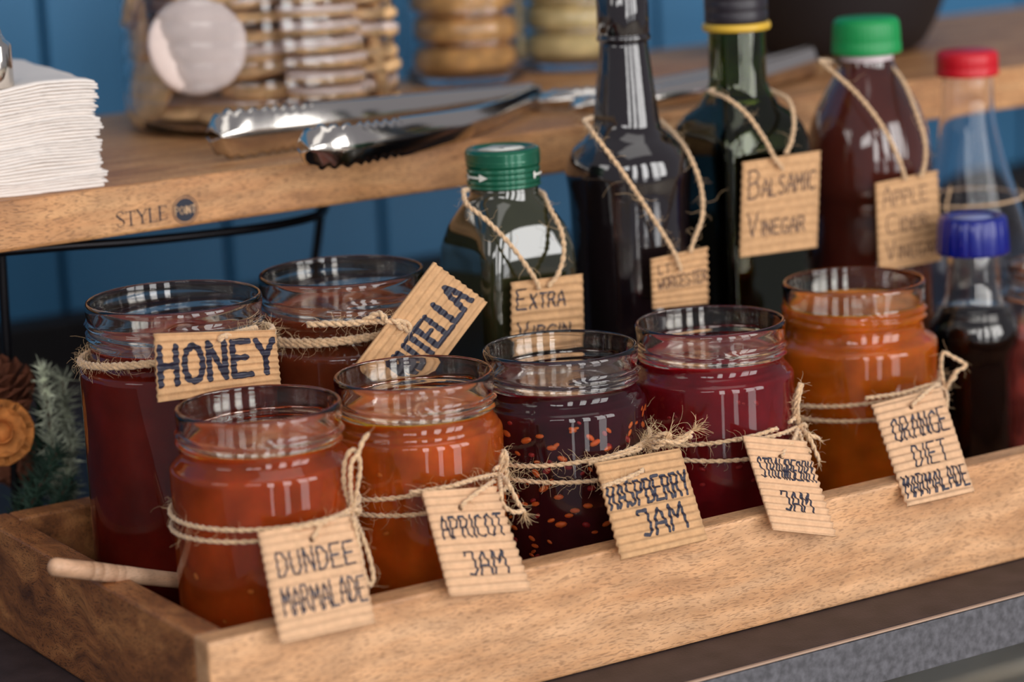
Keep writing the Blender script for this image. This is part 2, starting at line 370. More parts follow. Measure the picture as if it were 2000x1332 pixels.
# ------------------------------------------------------------------ twine
def curl(rd, p, d, L, k=.8):
    out = [Vector(p)]; d = Vector(d); w_ = Vector((rd.gauss(0, 1), rd.gauss(0, 1), rd.gauss(0, 1)))
    for _ in range(6):
        w_ = (w_ + Vector((rd.gauss(0, .8), rd.gauss(0, .8), rd.gauss(-.1, .8)))).normalized(); d = (d + w_ * k).normalized(); out.append(out[-1] + d * (L / 6))
    return out
def twine(paths, label, fuzz=130, r=.00078, flen=.008, cat='twine', group=None, name='jute_twine', seed=1, frays=()):
    rd = random.Random(seed); t = None; mb = MB(); ctr = Vector((0, 0, 0)); hm = MB()
    allp = []
    for path in paths:
        P = catmull(path, .0011); n = len(P); allp.append(P)
        up = Vector((.3, .5, .8)); off = [[], []]
        for i, p in enumerate(P):
            tg = (P[min(i + 1, n - 1)] - P[max(i - 1, 0)])
            tg = tg.normalized() if tg.length > 1e-9 else Vector((1, 0, 0))
            up = (up - tg * up.dot(tg)); up = up.normalized() if up.length > 1e-6 else tg.orthogonal().normalized(); s = tg.cross(up)
            a = i * .0011 / .0080 * 2 * PI
            for q in (0, 1):
                aa = a + q * PI; off[q].append(p + up * (r * .68 * math.cos(aa)) + s * (r * .68 * math.sin(aa)))
        for q in (0, 1): mb.put(*tube_geo(off[q], lambda u: r * (1 + .12 * math.sin(u * n * .9)), 6))
        cnt = int(fuzz * n * .0011 / .25) + 2
        for _ in range(cnt):
            i = rd.randrange(n); p = P[i]; tg = (P[min(i + 2, n - 1)] - P[max(i - 2, 0)]); tg = tg.normalized() if tg.length else Vector((1, 0, 0))
            d = (Vector((rd.gauss(0, 1), rd.gauss(-.25, 1), rd.gauss(0, 1))) + tg * rd.uniform(-1.5, 1.5)).normalized()
            L = flen * rd.uniform(.25, 1.2) * (1.9 if rd.random() < .07 else 1)
            hm.put(*tube_geo(curl(rd, p, d, L), lambda u: .000085 * (1.2 - u * .6), 3, False))
    for (p, d, L, c) in frays:                                        # teased-out ends
        p = Vector(p); d = Vector(d).normalized()
        for _ in range(c):
            dd = (d + Vector((rd.gauss(0, .35), rd.gauss(0, .35), rd.gauss(0, .35)))).normalized(); l = L * rd.uniform(.4, 1.1)
            hm.put(*tube_geo(curl(rd, p, dd, l, .35), lambda u: .00014 * (1.2 - u * .7), 3, False))
    t = thing(name, label, cat, allp[0][0], group)
    mb.build('cord', M_twine, t); tag(hm.build('loose_fibres', M_fuzz, t), kind='stuff')
    return t
def ring(cx, cy, z, R, a0=0, a1=360, tilt=0, dip=0, n=28):
    """arc about a jar; angles clockwise from the side that faces the camera"""
    out = []; base = math.atan2(-.838, -.545)
    for i in range(n + 1):
        a = base + math.radians(a0 + (a1 - a0) * i / n)
        out.append(Vector((cx + R * math.cos(a), cy + R * math.sin(a), z + tilt * math.sin(a - base) + dip * math.cos(a - base))))
    return out

# ------------------------------------------------------------------ jars
def jar_profile(R, r, H, d_ring, d_neck, d_sh, foot=.9):
    """outer profile from the foot up, R body radius, r rim radius"""
    p = [(R * foot - .006, .0015), (R * foot, 0), (R * .97, .002), (R * .995, .006), (R, .011)]
    z1 = H - d_sh - .003
    for k in range(1, 5): p.append((R, .011 + (z1 - .011) * k / 4))
    p += [(R - .0001, H - d_sh - .0012), (R - .0005, H - d_sh - .0002), (R - .0012, H - d_sh + .0006), (R - .0022, H - d_sh + .0012), (r + (R - r) * .30, H - d_sh + .0026), (r - .0004, H - d_sh + .0040), (r - .0012, H - d_sh + .0052), (r - .0015, H - d_neck), (r - .0015, H - d_neck + .0015)]
    n = 10
    for k in range(n + 1): p.append((r - .0008, H - d_neck + .0025 + (d_neck - .0025 - d_ring + .002) * k / n))
    p += [(r - .0003, H - d_ring + .004), (r - .0001, H - .004), (r, H - .002), (r - .0004, H - .0006), (r - .0013, H)]
    return p
def jar_shell(name, mat, parent, cx, cy, z0, prof, wall, H, d_ring, d_neck, n=120):
    outer = prof; zr0 = H - d_neck + .002; zr1 = H - d_ring + .0025
    nthr = [i for i, (r, z) in enumerate(outer) if zr0 - .001 <= z <= zr1 + .001]
    def disp(t, i):
        if i not in nthr: return 0
        z = outer[i][1]; s = 0
        for q in range(3):                                            # three thread starts
            ph = (t / (2 * PI) * 3 + q) % 3
            zc = zr1 - .0012 - (zr1 - zr0) * .42 * ph
            if ph < 1.75:
                e = min(1, ph / .12, (1.75 - ph) / .12); s = max(s, e * math.exp(-((z - zc) / .0011) ** 2))
        return .0017 * s
    inner = []
    for (r, z) in outer[::-1]:
        if z > H - .0022: continue
        inner.append((r - wall, max(z, .005)))
    prof_all = outer + [(prof[-1][0] - .0009, H - .0003)] + [(inner[0][0] + .0004, H - .001)] + [p for p in inner if p[1] > .0051]
    lastr = prof_all[-1][0]; prof_all += [(lastr - .003, .006), (lastr - .012, .0052)]
    v, f = lathe_geo(prof_all, n, cx, cy, z0, disp)
    return add(name, v, f, mat, parent)
def contents(parent, name, mat, cx, cy, z0, prof, wall, H, d_fill, n=96, ripple=0, seed=0):
    P = []
    for (r, z) in prof:
        if z < .004: continue
        if z > H - d_fill: break
        P.append((r - wall + .0004, max(z, .0055)))
    zt = H - d_fill; rt = P[-1][0]
    P = [(P[0][0] - .01, .0056)] + P + [(rt, zt), (rt - .0008, zt - .0006), (rt * .8, zt - .001), (rt * .55, zt - .001), (rt * .3, zt - .0012), (.001, zt - .0012)]
    lim = len(P) - 4
    def dz(t, i): return ripple * noise.noise(Vector((math.cos(t) * 1.5, math.sin(t) * 1.5, i * .7 + seed))) if i >= lim and i < len(P) - 1 else 0
    v, f = lathe_geo(P, n, cx, cy, z0)
    v = [Vector(q) for q in v]
    if ripple:
        for i in range(lim, len(P)):
            for k in range(n):
                q = v[i * n + k]; q.z += ripple * noise.noise(Vector((q.x * 60, q.y * 60, seed)))
    top = MATS.get(mat.name + ' surface', mat); i0 = (len(P) - 6) * n
    return add(name, v, f, mat, parent, mats=[mat, top], idx=[1 if (i0 <= j < (len(P) - 1) * n or j == len(f) - 1) else 0 for j in range(len(f))])

def jam(name, dark, light, rough=.18, sss=.85, sc_=.010, rad=(1, .25, .08)):
    m = pbr(name, light, .5, sss=sss, sssr=rad, sssc=sc_, ior=1.4, nscale=38, namt=.3, spec=.05)
    pbr(name + ' surface', light, .08, sss=sss, sssr=rad, sssc=sc_, ior=1.4, nscale=38, namt=.3, spec=.6, coat=.5, bscale=60, bump=.3)
    return m
J_dundee = jam('marmalade', None, (186, 80, 26), rad=(1, .42, .14))
J_apri = jam('apricot jam', None, (204, 100, 30), rad=(1, .45, .14))
J_rasp = jam('raspberry jam', None, (66, 15, 26), rad=(1, .15, .15), sss=.4, sc_=.006)
J_straw = jam('strawberry jam', None, (134, 22, 32), rad=(1, .15, .15))
J_orange = jam('orange marmalade', None, (206, 110, 24), rad=(1, .5, .1))
J_honey = jam('dark honey', None, (122, 32, 22), rad=(1, .2, .08), sc_=.006)
J_nut = jam('chocolate spread', None, (126, 58, 34), sss=.3)
M_seed = pbr('raspberry seed', (244, 112, 44), .4, sss=.4, sssr=(1, .4, .2), sssc=.002)
M_seedr = pbr('raspberry flesh', (168, 30, 34), .4, sss=.4, sssc=.002)
M_peel = pbr('peel', (230, 132, 52), .4, sss=.5, sssc=.002)

JARS = {}
def preserve_jar(key, label, X, Y, R, r, H, mat, cname, d_ring=.0125, d_neck=.021, d_sh=.028, d_fill=.0175, wall=.0026, ripple=.0006):
    t = thing('preserve_jar', label, 'jar', (X, Y, FZ))
    prof = jar_profile(R, r, H, d_ring, d_neck, d_sh)
    contents(t, cname, mat, X, Y, FZ, prof, wall, H, d_fill, ripple=ripple, seed=len(JARS))
    jar_shell('glass', M_glass, t, X, Y, FZ, prof, wall, H, d_ring, d_neck)
    JARS[key] = (t, X, Y, R, r, H, wall); return t
HS = .137
preserve_jar('dundee', 'open glass jar of orange-red marmalade nearest the tray corner', .5671, 1.1425, .0443, .0400, HS, J_dundee, 'marmalade')
preserve_jar('apricot', 'open glass jar of bright orange apricot jam, second in the front row', .6562, 1.1473, .0430, .0400, HS, J_apri, 'jam', d_fill=.018)
preserve_jar('rasp', 'open glass jar of dark raspberry jam full of red seeds', .7431, 1.1470, .0434, .0400, HS, J_rasp, 'jam', d_fill=.018)
preserve_jar('straw', 'open glass jar of crimson strawberry jam, fourth in the front row', .8357, 1.1431, .0437, .0400, HS, J_straw, 'jam', d_fill=.018)
preserve_jar('orange', 'open glass jar of amber diet marmalade beside the blue capped bottle', .9587, 1.1735, .0462, .0400, HS, J_orange, 'marmalade', d_ring=.015, d_neck=.024, d_sh=.034, d_fill=.013)
preserve_jar('honey', 'tall open glass jar of dark red-brown honey in the back row at left', .5800, 1.2575, .0505, .0455, .1707, J_honey, 'honey', d_ring=.0105, d_neck=.024, d_sh=.034, d_fill=.023)
preserve_jar('nut', 'tall open glass jar of brown chocolate spread behind the apricot jam', .6839, 1.2678, .0490, .0445, .1685, J_nut, 'spread', d_ring=.012, d_neck=.026, d_sh=.038, d_fill=.020, ripple=.003)

def specks(key, name, mat, n, size, z0, z1, seed, elong=1.8, group_kind='stuff', depth=.0004):
    t, X, Y, R, r, H, wall = JARS[key]; rd = random.Random(seed); mb = MB()
    for _ in range(n):
        a = rd.uniform(0, 2 * PI); z = FZ + rd.uniform(z0, z1)
        Rr = R - wall + .0004; c = Vector((X + (Rr - depth) * math.cos(a), Y + (Rr - depth) * math.sin(a), z))
        rot = rd.uniform(-.9, .9) ; s = size * rd.uniform(.6, 1.25)
        tang = Vector((-math.sin(a), math.cos(a), 0)); axis = tang * math.cos(rot) + Vector((0, 0, 1)) * math.sin(rot); oth = tang * -math.sin(rot) + Vector((0, 0, 1)) * math.cos(rot); out = Vector((math.cos(a), math.sin(a), 0))
        vs = []; fs = []
        for j in range(1, 4):
            ph = PI * j / 4
            for k in range(7): th = 2 * PI * k / 7; vs.append(c + axis * (s * elong * math.cos(ph)) + oth * (s * math.sin(ph) * math.cos(th)) + out * (s * .6 * math.sin(ph) * math.sin(th)))
        vs += [c + axis * s * elong, c - axis * s * elong]
        for j in range(2):
            for k in range(7): fs.append([j * 7 + k, j * 7 + (k + 1) % 7, j * 7 + 7 + (k + 1) % 7, j * 7 + 7 + k])
        for k in range(7): fs.append([21, (k + 1) % 7, k]); fs.append([22, 14 + k, 14 + (k + 1) % 7])
        mb.put(vs, fs)
    o = mb.build(name, mat, t); tag(o, kind=group_kind); return o
specks('rasp', 'seeds', M_seed, 230, .00145, .012, .106, 3, depth=-.0002)
specks('rasp', 'fruit_pips', M_seedr, 150, .0015, .012, .106, 5, 1.4, depth=.0002)
specks('dundee', 'peel_bits', M_peel, 26, .0013, .015, .105, 8, 1.3, depth=0)
specks('apricot', 'fruit_bits', M_peel, 14, .0011, .06, .105, 9, 1.3, depth=0)
specks('straw', 'fruit_bits', M_seedr, 60, .0012, .03, .104, 11, 1.4, depth=.0002)
specks('orange', 'peel_bits', M_peel, 16, .0022, .05, .100, 12, 2.2, depth=.0012)

# ------------------------------------------------------------------ cardboard tags
def Q(tl, tr, br, bl, ys):
    ys = ys if isinstance(ys, (tuple, list)) else (ys,) * 4
    return [at(p[0], p[1], Y=y) for p, y in zip((tl, tr, br, bl), ys)]
T1, P1 = card('brown corrugated tag lettered DUNDEE MARMALADE hanging over the tray front', Q((505, 1040), (690, 1007), (733, 1216), (549, 1257), (1.090, 1.090, 1.0560, 1.0560)), 13, .00042,
     [('DUNDEE', .12, .93, .22, .43, .0011, dict(rnd=.1)), ('MARMALADE', .10, .97, .55, .78, .0010, dict(rnd=.15))], mat=M_cardp, hole=(.52, .15))
T2, P2 = card('pale corrugated tag lettered APRICOT JAM hanging over the tray front', Q((825, 960), (968, 950), (1038, 1152), (880, 1164), (1.092, 1.092, 1.0570, 1.0570)), 13, .00055,
     [('APRICOT', .11, .93, .26, .47, .0011, dict(rnd=.06)), ('JAM', .32, .80, .60, .82, .0012, dict(rnd=.08))], mat=M_cardp, hole=(.44, .18))
T3, P3 = card('corrugated tag lettered RASPBERRY JAM hanging over the tray front', Q((1163, 903), (1328, 874), (1382, 1052), (1214, 1092), (1.093, 1.093, 1.0570, 1.0570)), 12, .00058,
     [('RASPBERRY', .04, .97, .25, .50, .0015, dict(rnd=.08)), ('JAM', .32, .82, .57, .83, .0016, dict(rnd=.08))], mat=M_card, hole=(.5, .17))
T4, P4 = card('corrugated tag lettered STRAWBERRY JAM hanging over the tray front', Q((1452, 851), (1574, 862), (1634, 1047), (1511, 1034), (1.088, 1.088, 1.0560, 1.0560)), 14, .00055,
     [('STRAWBERRY', .10, .97, .23, .44, .0010, dict(rnd=.08)), ('JAM', .32, .75, .57, .77, .0012, dict(rnd=.06))], mat=M_cardp, hole=(.5, .2))
T5, P5 = card('long corrugated tag lettered ORANGE DIET MARMALADE at the right of the tray', Q((1703, 790), (1838, 756), (1903, 958), (1772, 988), (1.108, 1.108, 1.0560, 1.0560)), 14, .00055,
     [('ORANGE', .16, .93, .20, .41, .0012, dict(rnd=.1)), ('DIET', .32, .80, .48, .67, .0011, dict(rnd=.06)), ('MARMALADE', .05, .97, .74, .93, .0011, dict(rnd=.12))], mat=M_cardp, hole=(.5, .12))
T6, P6 = card('wide corrugated tag lettered HONEY in thick black capitals', Q((302, 652), (538, 644), (549, 752), (309, 786), 1.1915), 9, .00045,
     [('HONEY', .03, .97, .20, .76, .0032, dict(rnd=.06, slope=-.02))], mat=M_card, hole=None)
T7, P7 = card('diagonal corrugated tag with thick capitals tied to the chocolate spread jar', Q((690, 719), (848, 512), (952, 590), (797, 797), 1.203), 9, .0005,
     [('NUTELLA', .17, .93, .36, .80, .0031, dict(rnd=.06))], mat=M_card, hole=None)
T8, P8 = card('tag lettered EXTRA VIRGIN hanging on the olive oil bottle', Q((1000, 552), (1138, 535), (1142, 700), (1000, 712), 1.232), 10, .0005,
     [('EXTRA', .07, .72, .10, .34, .0011, dict(caps1=.72)), ('VIRGIN', .08, .8, .50, .70, .0011, dict(caps1=.72))], mat=M_card, hole=None)
T9, P9 = card('small corrugated tag with faint writing on the black sauce bottle', Q((1272, 506), (1382, 482), (1384, 592), (1276, 603), 1.232), 8, .0005,
     [('LT', .12, .32, .16, .34, .0008), ('WORCESTER', .10, .97, .42, .64, .0009, dict(rnd=.1, slope=-.04))], ink=M_inkb, mat=M_card, hole=None)
T10, P10 = card('square corrugated tag lettered BALSAMIC VINEGAR', Q((1452, 317), (1603, 294), (1596, 483), (1446, 503), 1.240), 11, .0003,
     [('BALSAMIC', .08, .92, .10, .40, .0012, dict(caps1=.62, rnd=.08, slope=-.02)), ('VINEGAR', .08, .80, .56, .80, .0012, dict(caps1=.62, rnd=.08))], ink=pbr('soft ink', (92, 70, 60), .7), mat=M_card, hole=None)
T11, P11 = card('corrugated tag lettered APPLE CIDER VINEGAR on the green capped bottle', Q((1711, 358), (1831, 333), (1840, 508), (1718, 530), 1.234), 11, .0003,
     [('APPLE', .10, .80, .08, .30, .0010, dict(caps1=.75, rnd=.1)), ('CIDER', .14, .78, .38, .60, .0010, dict(caps1=.7, rnd=.1)), ('VINEGAR', .12, .95, .70, .90, .0010, dict(caps1=.7, rnd=.1))], ink=M_inkb, mat=M_card, hole=None)

# ------------------------------------------------------------------ twines on the jars
def J(k): t, X, Y, R, r, H, wl_ = JARS[k]; return X, Y, R, r, H
zz = FZ + HS
X, Y, R, r, H = J('dundee'); RR = R + .0012
kd = at(687, 1000, Y=Y - .034)
bow = [kd, at(672, 950, Y=1.104), at(674, 900, Y=1.103), at(690, 878, Y=1.102), at(703, 905, Y=1.103), at(698, 950, Y=1.104), kd]
bow2 = [kd, at(684, 950, Y=1.100), at(686, 905, Y=1.099), at(700, 885, Y=1.099), at(708, 862, Y=1.099), at(720, 846, Y=1.098)]
twine([ring(X, Y, zz - .0500, RR, 75, -285, dip=0), ring(X, Y, zz - .0565, RR, 70, -270, tilt=.001, dip=.001),
       [at(520, 1050, Y=1.096), at(560, 1036, Y=1.091), at(640, 1016, Y=1.088), kd], bow, bow2,
       [kd, at(705, 1040, Y=1.088), at(722, 1090, Y=1.082), at(729, 1130, Y=1.078), at(722, 1143, Y=1.077), at(711, 1120, Y=1.074), at(700, 1060, Y=1.082), at(690, 1010, Y=1.088)],
       [kd + Vector((-.003, -.002, 0)), kd + Vector((0, -.004, .002)), kd + Vector((.003, -.002, 0)), kd + Vector((.002, .001, -.002))],
       [P1(.52, .15), P1(.58, .10), P1(.62, .04), at(650, 1012, Y=1.090)]],
      'twine with a tall bow loop around the marmalade jar nearest the tray corner', 110, seed=3)
X, Y, R, r, H = J('apricot'); RR = R + .0012
kd = at(976, 925, Y=1.112)
twine([ring(X, Y, zz - .0512, RR, 40, -300, tilt=.006), ring(X, Y, zz - .0610, RR, 30, -300, tilt=.002),
       [at(800, 962, Y=1.103), at(870, 952, Y=1.098), at(930, 935, Y=1.100), kd],
       [kd, at(980, 895, Y=1.108), at(984, 878, Y=1.108)], [kd, at(990, 905, Y=1.108), at(985, 880, Y=1.107)],
       [kd, at(978, 955, Y=1.092), at(982, 985, Y=1.090), at(1003, 1000, Y=1.090), at(1022, 998, Y=1.090)],
       [kd, at(993, 945, Y=1.096), at(1008, 975, Y=1.094), at(1024, 1002, Y=1.092)],
       [kd + Vector((-.003, -.003, .001)), kd + Vector((0, -.004, -.002)), kd + Vector((.003, -.002, .001)), kd + Vector((.001, .001, .003))],
       [P2(.44, .18), P2(.55, .12), P2(.80, .02), at(965, 940, Y=1.100)]],
      'twine with frayed drooping loop around the apricot jam jar', 260, seed=4, flen=.0085,
      frays=[(at(1022, 1000, Y=1.09), (.3, -.2, -.8), .009, 26), (at(990, 1010, Y=1.09), (-.2, -.2, -1), .008, 12)])
X, Y, R, r, H = J('rasp'); RR = R + .0012
kd = at(1262, 868, Y=1.112)
twine([ring(X, Y, zz - .0512, RR, 60, -300, tilt=.003), ring(X, Y, zz - .0608, RR, 60, -300, tilt=-.001),
       [at(1150, 905, Y=1.100), at(1200, 893, Y=1.099), at(1245, 880, Y=1.104), kd, at(1300, 868, Y=1.100), at(1330, 856, Y=1.098), at(1352, 842, Y=1.097)],
       [kd, at(1290, 862, Y=1.098), at(1325, 864, Y=1.096), at(1350, 850, Y=1.096)],
       [kd, at(1282, 874, Y=1.100), at(1310, 852, Y=1.100), at(1290, 848, Y=1.102), kd],
       [P3(0, .26), P3(.2, .24), P3(.42, .20), P3(.5, .17)]],
      'hairy frayed twine around the raspberry jam jar', 420, seed=5, flen=.0105,
      frays=[(at(1352, 842, Y=1.097), (.7, -.4, .5), .012, 34), (kd, (.1, -.3, 1), .016, 26), (at(1300, 860, Y=1.1), (.3, -.3, .9), .016, 18)])
X, Y, R, r, H = J('straw'); RR = R + .0012
kd = at(1560, 833, Y=1.110)
twine([ring(X, Y, zz - .0555, RR, 45, -300, tilt=.004), ring(X, Y, zz - .0655, RR, 45, -300, tilt=-.001),
       [at(1440, 858, Y=1.100), at(1490, 856, Y=1.096), at(1530, 846, Y=1.098), kd],
       [kd, at(1553, 800, Y=1.106), at(1557, 770, Y=1.104), at(1563, 748, Y=1.103)], [kd, at(1549, 800, Y=1.108), at(1556, 765, Y=1.106), at(1566, 752, Y=1.104), at(1558, 790, Y=1.104), kd],
       [kd, at(1580, 848, Y=1.098), at(1601, 857, Y=1.096)], [kd, at(1578, 850, Y=1.098), at(1592, 880, Y=1.094), at(1600, 900, Y=1.093)],
       [kd, at(1566, 860, Y=1.096), at(1582, 885, Y=1.093)],
       [kd, at(1550, 860, Y=1.090), at(1535, 875, Y=1.087), P4(.5, .2)],
       [kd + Vector((-.003, -.003, 0)), kd + Vector((0, -.004, .002)), kd + Vector((.003, -.002, 0)), kd + Vector((.002, .001, -.002))]],
      'twine with many hanging strands knotted between strawberry and orange jars', 150, seed=6,
      frays=[(at(1601, 858, Y=1.096), (.6, -.2, -.5), .006, 10), (at(1600, 900, Y=1.093), (.2, -.2, -.8), .006, 10)])
X, Y, R, r, H = J('orange'); RR = R + .0012
kd = at(1846, 762, Y=1.130)
twine([ring(X, Y, zz - .0605, RR, 50, -300, tilt=.004), ring(X, Y, zz - .0700, RR, 45, -300, tilt=.001),
       [at(1690, 778, Y=1.122), at(1760, 768, Y=1.118), at(1820, 752, Y=1.120), kd],
       [kd, at(1838, 720, Y=1.128), at(1842, 690, Y=1.126), at(1862, 698, Y=1.126), at(1886, 714, Y=1.125), at(1866, 728, Y=1.125), kd],
       [kd, at(1855, 745, Y=1.126), at(1868, 735, Y=1.125)], [kd, at(1850, 775, Y=1.120), at(1848, 798, Y=1.116)],
       [P5(.5, .12), P5(.6, .08), P5(.8, .01), at(1835, 750, Y=1.118)]],
      'twine with an open bow beside the amber marmalade jar', 90, seed=7)
X, Y, R, r, H = J('honey'); zt = FZ + H
twine([ring(X, Y, zt - .0250, R - .0010, 62, -300, tilt=.005, dip=.0022), ring(X, Y, zt - .0262, R - .0006, 40, -300, tilt=.0045, dip=.0022),
       [at(500, 640, Y=1.222), at(470, 648, Y=1.200), at(445, 655, Y=1.192), P6(.54, .08), P6(.51, .14)], ],
      'thick twine tied round the neck of the tall honey jar', 330, r=.0010, seed=8, flen=.009)
X, Y, R, r, H = J('nut'); zt = FZ + H
twine([ring(X, Y, zt - .0285, R - .0028, 60, -300, tilt=.002, dip=0), ring(X, Y, zt - .0300, R - .0024, 60, -300, tilt=.003), 
       [at(600, 634, Y=1.229), at(640, 632, Y=1.222), at(700, 630, Y=1.213), at(740, 612, Y=1.207), P7(.42, -.02)],
       [at(650, 634, Y=1.221), at(720, 628, Y=1.211), P7(.46, .05), P7(.50, .20), P7(.50, .28), P7(.47, .30), P7(.45, .1)]],
      'thick hairy twine tied round the neck of the chocolate spread jar', 330, r=.0011, seed=9, flen=.009)

# ------------------------------------------------------------------ bottles standing in the tray
def bottle(name, label, X, Y, prof, cap, shell, fill=None, fillmat=None, sq=None, wall=.002, n=72, extra=None):
    """prof from the foot up [(r, z)], z above the tray floor; cap(parent)"""
    t = thing(name, label, 'bottle', (X, Y, FZ))
    fine = []; fsq = []
    for i in range(len(prof) - 1):
        (r0, z0), (r1, z1) = prof[i], prof[i + 1]; m = max(1, int(abs(z1 - z0) / .006) + 1)
        s0, s1 = (sq[i], sq[i + 1]) if sq else (2, 2)
        for k in range(m):
            u = k / m; fine.append((r0 + (r1 - r0) * u, z0 + (z1 - z0) * u)); fsq.append(s0 + (s1 - s0) * u)
    fine.append(prof[-1]); fsq.append(sq[-1] if sq else 2)
    if fill is None:
        v, f = lathe_geo(fine, n, X, Y, FZ, sq=fsq); add('body', v, f, shell, t)
    else:
        inner = [(max(r - wall, .002), max(z, .004)) for r, z in fine]; isq = list(fsq)
        fi = [(r + .0003, z) for r, z in inner if z <= fill]; fs_ = [s for (r, z), s in zip(inner, fsq) if z <= fill]
        if fillmat:
            fi.append((fi[-1][0], fill)); fs_.append(fs_[-1])
            v, f = lathe_geo(fi, n, X, Y, FZ, sq=fs_); add('contents', v, f, fillmat, t)
        v, f = lathe_geo(fine + inner[::-1], n, X, Y, FZ, sq=fsq + isq[::-1]); add('glass', v, f, shell, t)
    cap(t); return t
def zat(px, py, X, Y):
    d = FW + RT * ((px - 1000) / FPX) - UP * ((py - 666) / FPX); s = Vector((X, Y)).length / Vector((d.x, d.y)).length
    return CAM.z + d.z * s
def PX(X, Y, pts, cx):
    """(pixel height, half width in pixels) on the axis -> (radius, height above the tray floor)"""
    out = []
    for py, hw in pts:
        z = zat(cx, py, X, Y); out.append((hw / ppm((X, Y, z)), z - FZ))
    return out
def smoothp(p, n=3):
    q = catmull([Vector((r, 0, z)) for r, z in p], .004); return [(max(v.x, .001), v.z) for v in q]

# dark olive oil, dark green metal cap, square
bX, bY = .7906, 1.27
def capA(t):
    z0 = zat(988, 362, bX, bY); z1 = zat(986, 287, bX, bY); hh = z1 - z0; R_ = .0208
    pr = [(R_ * .9, 0), (R_, .0006)]
    for k in range(1, 46):
        z = hh * (.02 + .92 * k / 46); u = k / 46
        pr.append((R_ + (-.0007 * abs(math.sin(u * PI * 6.5)) if u < .62 else (-.0003 if k % 2 else .0002) if u > .72 else 0), z))
    pr += [(R_ - .0004, hh * .97), (R_ - .0012, hh), (R_ * .80, hh + .0004), (R_ * .78, hh - .0008), (.002, hh - .0008)]
    v, f = lathe_geo(pr, 64, bX, bY, z0); add('cap', v, f, M_capg, t)
    def SC(u, v): a = math.atan2(-.838, -.545) + u / R_; return Vector((bX + (R_ + .0003) * math.cos(a), bY + (R_ + .0003) * math.sin(a), z0 + hh * .33 - v))
    for u0 in (-.024, .020):
        mb = MB()
        stroke(mb, SC, [(u0 + .001, 0), (u0 + .011, 0)], 1, 1, .0012, 0); mb.put([SC(u0 + .010, -.0022), SC(u0 + .010, .0022), SC(u0 + .0155, 0)], [[0, 1, 2]]); stroke(mb, SC, [(u0, -.0012), (u0, .0012)], 1, 1, .0016, 0)
        mb.build('arrow_print', M_capw, t, False)
    v, f = lathe_geo([(.012, 0), (.012, .0003), (.001, .0004)], 9, bX, bY, z0 + hh - .0007, disp=lambda a, i: .002 * math.sin(a * 5)); add('top_print', v, f, M_capw, t)
zn = zat(988, 372, bX, bY) - FZ; zs = zat(990, 480, bX, bY) - FZ
pr = [(.026, 0), (.0298, .004), (.0300, .01), (.0300, zs - .012), (.0296, zs), (.0270, zs + .012), (.0235, zs + .020), (.0205, zs + .0265), (.0192, zn - .002), (.0190, zn + .004)]
bottle('oil_bottle', 'dark olive oil bottle with a dark green metal screw cap', bX, bY, pr, capA, M_olive, sq=[6, 7, 8, 8, 7, 5, 3.5, 2.5, 2, 2])

# black round sauce bottle
b2X, b2Y = .8814, 1.28
c = 1225
pts = [(330, 124), (305, 120), (285, 108), (268, 88), (250, 68), (235, 65), (200, 61), (150, 55), (100, 49), (76, 47)]
up_ = PX(b2X, b2Y, pts, c)
def capB(t):
    z0 = zat(c, 78, b2X, b2Y); z1 = zat(c, -25, b2X, b2Y); R_ = .0150
    v, f = lathe_geo([(R_, 0), (R_ + .0004, .0008), (R_ + .0004, .0022), (R_, .003), (R_ * .97, .0036), (R_, .0042), (R_, z1 - z0 - .001), (R_ - .001, z1 - z0), (.001, z1 - z0)], 48, b2X, b2Y, z0, disp=lambda a, i: .00025 * math.sin(a * 40) if i in (5, 6) else 0); add('cap', v, f, M_blackglass, t)
pr = [(.031, 0), (.0355, .004), (.0362, .012), (.0350, .06), (.0345, up_[0][1] - .03)] + up_
bottle('sauce_bottle', 'round black sauce bottle with tall neck and black cap', b2X, b2Y, smoothp(pr), capB, M_blackglass)
rib = MB()

# balsamic: square, green neck, black cap, gold ring
b3X, b3Y = .9655, 1.285
c = 1447
def capC(t):
    z0 = zat(c, 42, b3X, b3Y); z1 = zat(c, -30, b3X, b3Y); R_ = .0186
    v, f = lathe_geo([(R_ * .97, 0), (R_, .001), (R_, .006), (R_ - .0004, .0066), (R_, .0074), (R_, .013), (R_ - .0004, .0136), (R_, .0142), (R_, z1 - z0), (.001, z1 - z0)], 56, b3X, b3Y, z0); add('cap', v, f, M_pblack, t)
    zr_ = zat(c, 50, b3X, b3Y); v, f = lathe_geo([(.0175, -.0022), (.0196, -.0022), (.0203, 0), (.0196, .0022), (.0175, .0022)], 56, b3X, b3Y, zr_); add('seal_ring', v, f, M_gold, t)
zn = zat(c, 45, b3X, b3Y) - FZ; z1 = zat(c, 178, b3X, b3Y) - FZ; z2 = zat(1455, 290, b3X, b3Y) - FZ
pr = [(.028, 0), (.0316, .004), (.0318, .012), (.0318, z2 - .004), (.0316, z2 + .006), (.0300, z2 + .014), (.0265, z2 + .021), (.0215, z2 + .026), (.0180, z1 + .001), (.0170, z1 + .006), (.0168, z1 + .014), (.0166, zn)]
bottle('vinegar_bottle', 'square black balsamic vinegar bottle with green neck and gold ring', b3X, b3Y, pr, capC, M_green, fill=z1 - .003, fillmat=M_black, sq=[6, 8, 9, 9, 8, 6, 4.5, 3, 2.2, 2, 2, 2], wall=.0016)

